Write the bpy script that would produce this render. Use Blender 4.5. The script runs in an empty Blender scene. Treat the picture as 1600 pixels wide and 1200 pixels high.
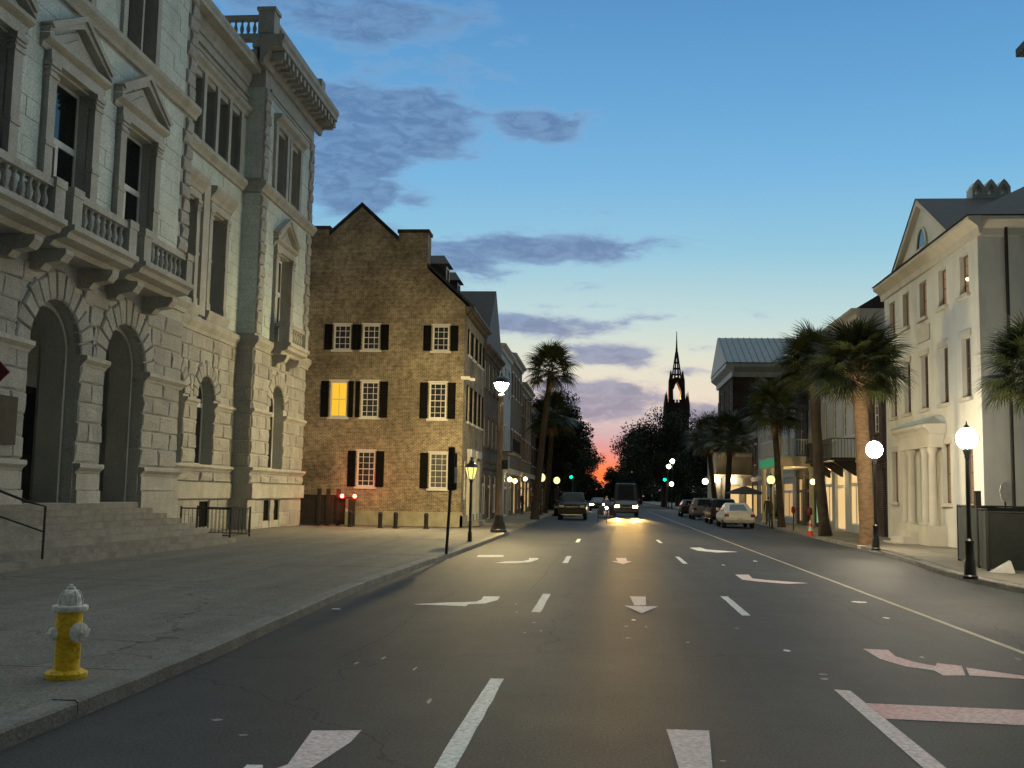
import bpy, math, random
import numpy as np
from mathutils import Matrix, Vector
random.seed(7)
S = bpy.context.scene
R = math.radians
# ---------------------------------------------------------------- camera
cam_d = bpy.data.cameras.new('camera'); cam = bpy.data.objects.new('camera', cam_d)
S.collection.objects.link(cam); S.camera = cam
CAM_H = 1.75
cam_d.sensor_fit = 'HORIZONTAL'; cam_d.sensor_width = 36.0; cam_d.lens = 36.0*1650/1600
cam_d.clip_start = 0.1; cam_d.clip_end = 6000
RT = Vector((0.99602361, 0.08706234, 0.01889739))
DN = Vector((0.00973597, 0.10447481, -0.99447988))
FW = Vector((-0.08855605, 0.99070942, 0.10321174))
mw = Matrix.Identity(4)
for i in range(3):
    mw[i][0] = RT[i]; mw[i][1] = -DN[i]; mw[i][2] = -FW[i]
mw.translation = (0, 0, CAM_H)
cam.matrix_world = mw
# ---------------------------------------------------------------- render settings
S.render.engine = 'CYCLES'
S.view_settings.view_transform = 'Standard'; S.view_settings.look = 'None'
S.view_settings.exposure = EXPOSURE = 0.0; S.view_settings.gamma = 1.0
S.view_settings.use_curve_mapping = False
S.cycles.use_denoising = True
S.cycles.max_bounces = 6; S.cycles.diffuse_bounces = 3; S.cycles.glossy_bounces = 3
S.cycles.sample_clamp_indirect = 3.0
# ---------------------------------------------------------------- colour helpers
def lin(r, g, b):
    f = lambda c: (c/255/12.92) if c/255 <= .04045 else ((c/255+.055)/1.055)**2.4
    return (f(r), f(g), f(b), 1.0)
# ---------------------------------------------------------------- world: dusk sky with cloud
W = bpy.data.worlds.new('World'); S.world = W; W.use_nodes = True
SKY_GAIN = 1.0
ZEN = lin(214, 228, 228)     # overhead sky out of view, brightened to light the ground and walls
def build_world():
    nt = W.node_tree; nt.nodes.clear(); N = nt.nodes; L = nt.links
    def n(t, **k):
        o = N.new(t)
        for a, b in k.items(): setattr(o, a, b)
        return o
    def m(op, a, b=None, c=None, clamp=False):
        o = N.new('ShaderNodeMath'); o.operation = op; o.use_clamp = clamp
        for i, v in enumerate((a, b, c)):
            if v is None: continue
            if isinstance(v, (int, float)): o.inputs[i].default_value = v
            else: L.new(v, o.inputs[i])
        return o.outputs[0]
    def mix(f, a, b, bt='MIX'):
        o = N.new('ShaderNodeMix'); o.data_type = 'RGBA'; o.blend_type = bt
        for s, v in ((o.inputs[0], f), (o.inputs[6], a), (o.inputs[7], b)):
            if isinstance(v, (int, float)): s.default_value = v
            elif isinstance(v, tuple): s.default_value = v
            else: L.new(v, s)
        return o.outputs[2]
    def ramp(f, stops):
        o = N.new('ShaderNodeValToRGB'); e = o.color_ramp.elements
        while len(e) < len(stops): e.new(0.5)
        for i, (p, c) in enumerate(stops): e[i].position = p; e[i].color = c
        L.new(f, o.inputs[0]); return o.outputs[0]
    def smooth(f, a, b):
        o = N.new('ShaderNodeMapRange'); o.interpolation_type = 'SMOOTHSTEP'
        o.inputs[1].default_value = a; o.inputs[2].default_value = b
        L.new(f, o.inputs[0]); return o.outputs[0]
    tc = n('ShaderNodeTexCoord'); sep = n('ShaderNodeSeparateXYZ'); L.new(tc.outputs['Generated'], sep.inputs[0])
    x, y, z = sep.outputs
    az = m('MULTIPLY', m('ARCTAN2', x, y), 57.2958); el = m('MULTIPLY', m('ARCSINE', z), 57.2958)
    elf = m('DIVIDE', el, 60.0, clamp=True)
    e = lambda d: d/60.0
    base = ramp(elf, [(0.0, lin(178, 150, 156)), (e(1.6), lin(176, 152, 168)), (e(3.4), lin(176, 168, 184)), (e(5.2), lin(220, 215, 199)),
                      (e(7.3), lin(210, 220, 205)), (e(9.6), lin(180, 213, 216)), (e(13.0), lin(138, 196, 220)),
                      (e(17.0), lin(112, 178, 222)), (e(21), lin(96, 162, 212)), (e(27), lin(78, 140, 196)), (e(36), lin(110, 152, 184)), (e(48), ZEN), (e(60), ZEN)])
    # sky to the sides, beyond the view, is brightened to light the walls
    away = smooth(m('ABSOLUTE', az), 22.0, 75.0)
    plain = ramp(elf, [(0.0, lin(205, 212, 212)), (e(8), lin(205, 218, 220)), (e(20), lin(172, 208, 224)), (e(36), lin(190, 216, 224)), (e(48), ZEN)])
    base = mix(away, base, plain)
    glow = m('MULTIPLY', m('EXPONENT', m('MULTIPLY', m('ADD', m('POWER', m('DIVIDE', m('SUBTRACT', az, -.2), 2.0), 2.0), m('POWER', m('DIVIDE', m('SUBTRACT', el, 1.0), 1.5), 2.0)), -1.0)), 1.0)
    base = mix(glow, base, lin(255, 128, 74))
    # clouds
    cv = n('ShaderNodeCombineXYZ'); L.new(m('MULTIPLY', az, 0.26), cv.inputs[0]); L.new(m('MULTIPLY', el, 0.85), cv.inputs[1])
    no = n('ShaderNodeTexNoise'); no.inputs['Scale'].default_value = 1.0; no.inputs['Detail'].default_value = 7.0
    no.inputs['Roughness'].default_value = 0.58; no.inputs['Distortion'].default_value = 0.35
    L.new(cv.outputs[0], no.inputs['Vector'])
    cv2 = n('ShaderNodeCombineXYZ'); L.new(m('MULTIPLY', az, 0.8), cv2.inputs[0]); L.new(m('MULTIPLY', el, 2.0), cv2.inputs[1]); cv2.inputs[2].default_value = 7.3
    no2 = n('ShaderNodeTexNoise'); no2.inputs['Scale'].default_value = 1.0; no2.inputs['Detail'].default_value = 7.0; no2.inputs['Roughness'].default_value = .62; no2.inputs['Distortion'].default_value = .5
    L.new(cv2.outputs[0], no2.inputs['Vector'])
    blobs = [(-11.4, 19.6, 4.6, 2.0, 1.8), (-14.6, 18.6, 4.4, 3.2, 1.8), (-14.2, 16.0, 3.2, 1.6, 1.5), (-17.5, 20.5, 3.0, 2.0, 1.4), (-14.5, 24.8, 9.0, 1.9, 1.1), (-10.0, 22.6, 4.0, .8, .7), (-3.8, 19.7, 3.2, 1.1, 1.4), (-8.5, 22.0, 3.0, .9, .7), (-10.8, 15.6, 2.0, .8, .9), (-12.5, 14.0, 2.6, .7, .6),
             (-3.2, 13.25, 6.4, .9, 1.5), (-8.2, 12.6, 3.4, 1.3, 1.25), (-8.6, 10.8, 2.5, .6, .7), (-1.5, 11.4, 1.6, .5, .6), (-3.6, 9.1, 4.6, .8, 1.25), (-1.2, 10.2, 4, .3, .7), (0.2, 7.5, 3.0, .8, 1.3),
             (-.6, 5.2, 4.6, 1.5, 1.5), (-6.5, 7.2, 2.6, .6, .8), (2.4, 9.6, 3.0, .35, .6), (-1.0, 15.2, 3.0, .4, .5), (4.6, 6.7, 2.2, .5, .75), (4.4, 4.4, 3.2, 1.0, 1.1), (5.2, 7.9, 1.5, .35, .7), (8.0, 9.6, 4.0, .5, .45), (-4, 3.0, 6, 1.2, .8), (30, 14, 9, 2, .7), (-40, 18, 12, 3, .8)]
    tot = None
    for a0, e0, sa, se, k in blobs:
        g = m('MULTIPLY', m('EXPONENT', m('MULTIPLY', m('ADD', m('POWER', m('DIVIDE', m('SUBTRACT', az, a0), sa), 2.0), m('POWER', m('DIVIDE', m('SUBTRACT', el, e0), se), 2.0)), -1.0)), k)
        tot = g if tot is None else m('MAXIMUM', tot, g)
    nz = m('ADD', m('MULTIPLY', no.outputs[0], 0.85), m('MULTIPLY', no2.outputs[0], 0.45))
    dens0 = m('SUBTRACT', m('ADD', m('MULTIPLY', tot, 0.52), nz), 0.12)
    dens = smooth(dens0, 0.72, 1.06)
    low = smooth(el, 3.0, 12.0)
    ccol = mix(low, lin(106, 132, 162), lin(84, 122, 168))
    edge = mix(low, lin(206, 196, 194), lin(128, 168, 208))
    ccol = mix(smooth(no2.outputs[0], 0.36, 0.66), ccol, mix(low, lin(138, 154, 178), lin(106, 146, 188)))
    ccol = mix(smooth(dens0, 0.80, 1.04), edge, ccol)
    sky = mix(m('MULTIPLY', dens, 0.92), base, ccol)
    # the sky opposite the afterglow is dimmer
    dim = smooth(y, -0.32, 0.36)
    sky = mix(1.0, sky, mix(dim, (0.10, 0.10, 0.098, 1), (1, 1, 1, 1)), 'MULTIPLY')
    # faint physical twilight on top
    st = n('ShaderNodeTexSky'); st.sky_type = 'NISHITA'; st.sun_disc = False
    st.sun_elevation = R(0.5); st.sun_rotation = R(0.0); st.air_density = 1.2; st.dust_density = 2.0
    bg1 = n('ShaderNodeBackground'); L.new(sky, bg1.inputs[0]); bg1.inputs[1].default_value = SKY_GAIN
    bg2 = n('ShaderNodeBackground'); L.new(st.outputs[0], bg2.inputs[0]); bg2.inputs[1].default_value = 0.02
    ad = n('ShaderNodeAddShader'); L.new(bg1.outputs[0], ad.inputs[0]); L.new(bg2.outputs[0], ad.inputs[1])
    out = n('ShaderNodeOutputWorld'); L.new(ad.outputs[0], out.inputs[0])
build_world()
sd = bpy.data.lights.new('sun', 'SUN'); so = bpy.data.objects.new('sun', sd); S.collection.objects.link(so)
sd.energy = 0.06; sd.angle = R(12); sd.color = (1.0, .62, .42)
so.rotation_euler = (R(-88), 0, 0)      # afterglow, low in the west at the street's end

# ---------------------------------------------------------------- materials
MATS = {}
def _nt(name):
    m = bpy.data.materials.new(name); m.use_nodes = True
    nt = m.node_tree; p = nt.nodes['Principled BSDF']; return m, nt, p
def pmat(name, c1, c2=None, scale=3.0, rough=.7, bump=0.0, bscale=None, metal=0.0, spec=.4, rnd=0.0, fine=0.0, stain=0.0, detail=5.0, stretch=1.0, chips=0.0, emit=None, estr=0.0):
    """noise-mixed colour, optional fine speckle, vertical stains, per-piece tint and bump"""
    m, nt, p = _nt(name); N, L = nt.nodes, nt.links
    if c2 is None: c2 = tuple(c*.82 for c in c1)
    c1 = tuple(c1[:3])+(1,); c2 = tuple(c2[:3])+(1,)
    geo = N.new('ShaderNodeNewGeometry')
    pos = geo.outputs['Position']
    def noise(sc, det, st=1.0, dz=0):
        mp = N.new('ShaderNodeMapping'); mp.inputs['Scale'].default_value = (sc, sc, sc*st); mp.inputs['Location'].default_value = (dz, dz*2, 0)
        L.new(pos, mp.inputs[0])
        o = N.new('ShaderNodeTexNoise'); o.inputs['Scale'].default_value = 1.0; o.inputs['Detail'].default_value = det; o.inputs['Roughness'].default_value = .6
        L.new(mp.outputs[0], o.inputs['Vector']); return o.outputs[0]
    def mr(f, a, b, lo=0.0, hi=1.0):
        o = N.new('ShaderNodeMapRange'); o.inputs[1].default_value = a; o.inputs[2].default_value = b; o.inputs[3].default_value = lo; o.inputs[4].default_value = hi
        L.new(f, o.inputs[0]); return o.outputs[0]
    def mixc(f, a, b, bt='MIX'):
        o = N.new('ShaderNodeMix'); o.data_type = 'RGBA'; o.blend_type = bt
        for s, v in ((o.inputs[0], f), (o.inputs[6], a), (o.inputs[7], b)):
            if isinstance(v, float): s.default_value = v
            elif isinstance(v, tuple): s.default_value = v
            else: L.new(v, s)
        return o.outputs[2]
    col = mixc(mr(noise(scale, detail, stretch), .35, .65), c1, c2)
    if fine:
        col = mixc(mr(noise(fine, 2.0, 1.0, 3.1), .3, .7, .72, 1.25), (0, 0, 0, 1), col, 'MIX') if False else mixc(1.0, col, mixc(mr(noise(fine, 2.0, 1.0, 3.1), .3, .7), (.7, .7, .7, 1), (1.25, 1.25, 1.25, 1)), 'MULTIPLY')
    if stain:
        col = mixc(mr(noise(1.3, 5.0, .16, 9.0), .50, .72, 0.0, stain), col, tuple(c*.35 for c in c1[:3])+(1,))
    if chips:
        col = mixc(mr(noise(14.0, 6.0, 1.0, 5.0), .56, .64, 0.0, chips), col, (.10, .098, .094, 1))
    if rnd:
        oi = N.new('ShaderNodeObjectInfo')
        col = mixc(1.0, col, mixc(oi.outputs['Random'], (1-rnd,)*3+(1,), (1+rnd,)*3+(1,)), 'MULTIPLY')
    L.new(col, p.inputs['Base Color'])
    p.inputs['Roughness'].default_value = rough; p.inputs['Metallic'].default_value = metal; p.inputs['Specular IOR Level'].default_value = spec
    if bump:
        b = N.new('ShaderNodeBump'); b.inputs['Strength'].default_value = bump; b.inputs['Distance'].default_value = .03
        L.new(noise(bscale or scale*6, 4.0), b.inputs['Height']); L.new(b.outputs[0], p.inputs['Normal'])
    if emit:
        p.inputs['Emission Color'].default_value = tuple(emit[:3])+(1,); p.inputs['Emission Strength'].default_value = estr
    MATS[name] = m; return m
def brickmat(name, a, b, mortar, bw=.24, bh=.085, rough=.85, mort=.014, dirt=.5):
    m, nt, p = _nt(name); N, L = nt.nodes, nt.links
    geo = N.new('ShaderNodeNewGeometry'); sep = N.new('ShaderNodeSeparateXYZ'); L.new(geo.outputs['Position'], sep.inputs[0])
    ad = N.new('ShaderNodeMath'); ad.operation = 'ADD'; L.new(sep.outputs[0], ad.inputs[0]); L.new(sep.outputs[1], ad.inputs[1])
    cb = N.new('ShaderNodeCombineXYZ'); L.new(ad.outputs[0], cb.inputs[0]); L.new(sep.outputs[2], cb.inputs[1])
    br = N.new('ShaderNodeTexBrick'); L.new(cb.outputs[0], br.inputs['Vector'])
    br.inputs['Scale'].default_value = 1.0; br.inputs['Brick Width'].default_value = bw; br.inputs['Row Height'].default_value = bh; br.inputs['Mortar Size'].default_value = mort
    br.inputs['Color1'].default_value = tuple(a)+(1,); br.inputs['Color2'].default_value = tuple(b)+(1,); br.inputs['Mortar'].default_value = tuple(mortar)+(1,)
    br.inputs['Mortar Smooth'].default_value = .3; br.inputs['Bias'].default_value = -.1
    no = N.new('ShaderNodeTexNoise'); no.inputs['Scale'].default_value = .55; no.inputs['Detail'].default_value = 6; L.new(geo.outputs['Position'], no.inputs['Vector'])
    no2 = N.new('ShaderNodeTexNoise'); no2.inputs['Scale'].default_value = 4.0; no2.inputs['Detail'].default_value = 6; no2.inputs['Roughness'].default_value = .7; L.new(geo.outputs['Position'], no2.inputs['Vector'])
    mr = N.new('ShaderNodeMapRange'); mr.inputs[1].default_value = .3; mr.inputs[2].default_value = .7; mr.inputs[3].default_value = 1-dirt; mr.inputs[4].default_value = 1+dirt*.5; L.new(no.outputs[0], mr.inputs[0])
    mr2 = N.new('ShaderNodeMapRange'); mr2.inputs[1].default_value = .33; mr2.inputs[2].default_value = .7; mr2.inputs[3].default_value = .58; mr2.inputs[4].default_value = 1.5; L.new(no2.outputs[0], mr2.inputs[0])
    mu = N.new('ShaderNodeMath'); mu.operation = 'MULTIPLY'; L.new(mr.outputs[0], mu.inputs[0]); L.new(mr2.outputs[0], mu.inputs[1])
    vm = N.new('ShaderNodeVectorMath'); vm.operation = 'SCALE'; L.new(br.outputs['Color'], vm.inputs[0]); L.new(mu.outputs[0], vm.inputs['Scale'])
    L.new(vm.outputs[0], p.inputs['Base Color']); p.inputs['Roughness'].default_value = rough; p.inputs['Specular IOR Level'].default_value = .2
    bp = N.new('ShaderNodeBump'); bp.invert = True; bp.inputs['Strength'].default_value = .7; bp.inputs['Distance'].default_value = .012
    L.new(br.outputs['Fac'], bp.inputs['Height']); L.new(bp.outputs[0], p.inputs['Normal'])
    MATS[name] = m; return m
def asphalt(name, base, dark, rough=.62):
    m, nt, p = _nt(name); N, L = nt.nodes, nt.links
    geo = N.new('ShaderNodeNewGeometry'); pos = geo.outputs['Position']
    def noise(sc, det, sx=1, sy=1):
        mp = N.new('ShaderNodeMapping'); mp.inputs['Scale'].default_value = (sc*sx, sc*sy, sc); L.new(pos, mp.inputs[0])
        o = N.new('ShaderNodeTexNoise'); o.inputs['Scale'].default_value = 1; o.inputs['Detail'].default_value = det; o.inputs['Roughness'].default_value = .65; L.new(mp.outputs[0], o.inputs['Vector']); return o.outputs[0]
    def mr(f, a, b, lo, hi):
        o = N.new('ShaderNodeMapRange'); o.inputs[1].default_value = a; o.inputs[2].default_value = b; o.inputs[3].default_value = lo; o.inputs[4].default_value = hi; L.new(f, o.inputs[0]); return o.outputs[0]
    def mul(a, b):
        o = N.new('ShaderNodeMath'); o.operation = 'MULTIPLY'; L.new(a, o.inputs[0]); L.new(b, o.inputs[1]); return o.outputs[0]
    f = mul(mr(noise(.35, 5, 1.0, .35), .32, .68, .86, 1.12), mr(noise(2.2, 5), .3, .7, .90, 1.10))
    f = mul(f, mr(noise(42, 3), .3, .7, .55, 1.5)); f = mul(f, mr(noise(.9, 3, 1.6, .06), .3, .7, .88, 1.10))
    vo = N.new('ShaderNodeTexVoronoi'); vo.feature = 'DISTANCE_TO_EDGE'; vo.inputs['Scale'].default_value = .14
    ws = N.new('ShaderNodeVectorMath'); ws.operation = 'ADD'; nn = N.new('ShaderNodeTexNoise'); nn.inputs['Scale'].default_value = 1.1; nn.inputs['Detail'].default_value = 4; L.new(pos, nn.inputs['Vector'])
    L.new(pos, ws.inputs[0]); L.new(nn.outputs['Color'], ws.inputs[1]); L.new(ws.outputs[0], vo.inputs['Vector'])
    f = mul(f, mr(vo.outputs['Distance'], 0.0, .0026, .45, 1.0))
    vm = N.new('ShaderNodeVectorMath'); vm.operation = 'SCALE'; vm.inputs[0].default_value = base[:3]; L.new(f, vm.inputs['Scale'])
    L.new(vm.outputs[0], p.inputs['Base Color'])
    L.new(mr(noise(.5, 4), .3, .7, rough-.02, rough+.04), p.inputs['Roughness']); p.inputs['Specular IOR Level'].default_value = .14
    b = N.new('ShaderNodeBump'); b.inputs['Strength'].default_value = .55; b.inputs['Distance'].default_value = .012; L.new(noise(85, 3), b.inputs['Height']); L.new(b.outputs[0], p.inputs['Normal'])
    MATS[name] = m; return m
def emis(name, col, st):
    m, nt, p = _nt(name); p.inputs['Base Color'].default_value = (.06, .06, .06, 1); p.inputs['Emission Color'].default_value = tuple(col[:3])+(1,); p.inputs['Emission Strength'].default_value = st
    MATS[name] = m; return m

asphalt('asphalt', (.070, .071, .072), (.05, .05, .05), .62)
asphalt('plaza', (.215, .202, .178), (.05, .05, .05), .72)
asphalt('flagstone', (.24, .215, .17), (.05, .05, .05), .72)
pmat('kerb_granite', (.30, .29, .26), (.20, .195, .175), 2.2, .8, .5, 30, rnd=.12, fine=40)
pmat('paint', (.93, .92, .87), (.84, .83, .78), 1.7, .6, .2, 50, fine=22, chips=.22)
pmat('paint_pink', (.93, .42, .39), (.90, .60, .56), .8, .6, .2, 50, fine=22, chips=.2)
pmat('paint_blush', (.92, .74, .70), (.84, .66, .62), 1.1, .6, .2, 50, fine=22, chips=.22)
pmat('paint_worn', (.42, .41, .39), (.22, .215, .2), 5, .7, .2, 50, fine=30)
pmat('paint_line', (.55, .48, .33), (.40, .35, .25), 2, .6, .2, 40, fine=22)
pmat('granite', (.48, .49, .46), (.38, .39, .36), .9, .8, .35, 26, fine=34, stain=.30)
pmat('granite_block', (.40, .40, .375), (.325, .325, .305), 1.4, .85, .9, 9, rnd=.10, fine=30, stain=.30)
pmat('granite_trim', (.47, .47, .435), (.37, .37, .34), 1.3, .8, .3, 30, fine=30, stain=.35)
pmat('granite_ashlar', (.62, .70, .67), (.50, .57, .545), .8, .8, .35, 22, fine=26, stain=.22)
pmat('iron', (.012, .012, .013), (.02, .019, .018), 6, .45, .2, 40, spec=.5)
pmat('iron_rough', (.018, .017, .016), (.035, .03, .026), 4, .7, .3, 30)
pmat('bronze_plaque', (.045, .045, .04), (.03, .03, .027), 5, .7, .3, 20, spec=.2)
pmat('glass_dark', (.006, .008, .009), (.010, .012, .014), .7, .06, spec=.6)
pmat('glass_tint', (.02, .024, .028), (.035, .038, .042), .8, .08, spec=.6)
pmat('sash_grey', (.62, .66, .63), (.54, .58, .55), 2, .6)
pmat('sash_dark', (.10, .10, .095), (.07, .07, .07), 2, .6)
pmat('sash_white', (.78, .77, .73), (.66, .65, .61), 2, .55)
pmat('shutter', (.006, .006, .006), (.010, .010, .010), 3, .9, spec=.08)
pmat('timber_dark', (.03, .026, .022), (.018, .016, .014), 3, .7)
brickmat('brick', (.28, .222, .148), (.175, .14, .098), (.47, .42, .31), bw=.21, bh=.07, mort=.012, dirt=.45)
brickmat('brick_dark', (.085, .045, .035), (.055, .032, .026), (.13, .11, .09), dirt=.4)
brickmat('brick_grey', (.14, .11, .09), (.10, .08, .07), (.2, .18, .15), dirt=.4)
pmat('plinth', (.42, .39, .29), (.28, .26, .18), 1.6, .85, .4, 14, stain=.4)
pmat('slate', (.020, .023, .027), (.032, .036, .042), 1.5, .6, .4, 9)
pmat('roof_metal', (.20, .25, .28), (.16, .20, .23), 1.5, .45, .1, 9, metal=.2)
pmat('stucco', (.75, .75, .70), (.66, .66, .61), .7, .85, .12, 13, stain=.30)
pmat('stucco_trim', (.68, .64, .55), (.60, .57, .49), 1.2, .8, .2, 20, stain=.15)
pmat('stucco_blue', (.50, .52, .54), (.42, .44, .46), .9, .85, .2, 14, stain=.2)
pmat('cream', (.66, .58, .42), (.58, .51, .37), .9, .85, .2, 14, stain=.15)
pmat('tan', (.20, .15, .10), (.15, .112, .078), .9, .85, .2, 14, stain=.3)
pmat('ochre', (.30, .19, .085), (.24, .15, .07), .9, .85, .2, 14, stain=.3)
pmat('white_wood', (.62, .61, .57), (.52, .51, .48), 2, .6, stain=.2)
pmat('hyd_yellow', (.98, .66, .03), (.95, .58, .022), 7, .5, .25, 24, fine=30, stain=.22, spec=.45)
pmat('hyd_white', (.92, .89, .81), (.84, .80, .71), 9, .55, .35, 24, fine=26, stain=.22)
pmat('lamp_post', (.010, .010, .010), (.016, .016, .016), 5, .35, .1, 30, spec=.5)
pmat('pole_tan', (.22, .17, .11), (.16, .125, .085), 2, .5, .15, 20)
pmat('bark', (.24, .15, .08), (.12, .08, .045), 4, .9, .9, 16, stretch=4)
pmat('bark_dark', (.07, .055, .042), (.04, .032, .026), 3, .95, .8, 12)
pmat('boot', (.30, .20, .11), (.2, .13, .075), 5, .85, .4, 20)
pmat('frond', (.045, .062, .020), (.075, .085, .028), 1.2, .5, spec=.35, rnd=.35)
pmat('leaf', (.020, .034, .014), (.038, .050, .020), .35, .6, spec=.2)
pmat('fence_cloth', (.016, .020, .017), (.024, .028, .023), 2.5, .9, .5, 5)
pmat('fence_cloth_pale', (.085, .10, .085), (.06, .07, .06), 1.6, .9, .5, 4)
pmat('rubber', (.012, .012, .012), (.02, .02, .02), 6, .8)
pmat('car_black', (.006, .006, .007), (.008, .008, .009), 2, .32, spec=.16)
pmat('car_white', (.70, .70, .69), (.64, .64, .63), 2, .4, spec=.35)
pmat('car_grey', (.20, .20, .21), (.17, .17, .18), 2, .4, spec=.5)
pmat('car_dark', (.02, .022, .027), (.018, .02, .024), 2, .4, spec=.35)
pmat('van_body', (.045, .05, .055), (.038, .042, .046), 2, .3, spec=.5)
pmat('chrome', (.55, .55, .55), (.45, .45, .45), 4, .2, metal=1.0)
pmat('plastic_black', (.012, .012, .012), (.018, .018, .018), 5, .6)
pmat('tail_red', (.16, .008, .006), (.12, .006, .005), 5, .25, spec=.5)
pmat('lamp_clear', (.6, .6, .6), (.5, .5, .5), 6, .12, spec=.6)
pmat('plate', (.6, .6, .55), (.5, .5, .46), 9, .5)
pmat('cone_orange', (.62, .075, .025), (.5, .06, .02), 5, .55)
pmat('cone_band', (.72, .70, .66), (.6, .58, .55), 5, .5)
pmat('sign_red', (.20, .022, .02), (.13, .016, .014), 4, .5, stain=.3)
pmat('sign_white', (.68, .67, .63), (.58, .57, .53), 5, .5)
pmat('green_sign', (.03, .20, .09), (.05, .26, .12), 4, .5, emit=(.05, .5, .2), estr=.30)
pmat('skin', (.36, .22, .15), (.32, .19, .13), 6, .6)
pmat('cloth_dark', (.02, .02, .024), (.035, .033, .035), 6, .9)
pmat('cloth_grey', (.09, .09, .10), (.06, .06, .07), 6, .9)
pmat('cloth_pale', (.30, .29, .27), (.22, .22, .2), 6, .9)
pmat('hair', (.02, .015, .012), (.03, .02, .015), 8, .7)
pmat('paper_white', (.72, .71, .66), (.6, .59, .55), 5, .8)
pmat('church', (.075, .05, .04), (.05, .035, .03), .2, .9)
pmat('soil', (.06, .06, .05), (.045, .05, .035), .02, .95)
pmat('canvas', (.10, .09, .075), (.07, .062, .05), 3, .9)
WARM = (1.0, .74, .36); WHITE = (1.0, .86, .62)
emis('globe_lit', (1.0, .87, .60), 14.0)
emis('globe_soft', (1.0, .80, .38), 3.2)
emis('gas_lit', (1.0, .86, .26), 1.15)
emis('window_gold', (1.0, .56, .025), .95)
emis('window_amber', (1.0, .60, .22), .50)
emis('window_warm', (1.0, .66, .28), .85)
emis('window_dim', (1.0, .56, .24), .20)
emis('red_lamp', (1.0, .02, .01), 9.0)
emis('green_lamp', (.0, 1.0, .42), 6.0)
emis('head_lamp', (1.0, .72, .32), 120.0)
emis('head_lamp_cool', (.85, .92, 1.0), 150.0)
emis('shop_green', (.55, 1.0, .55), .45)
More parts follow.
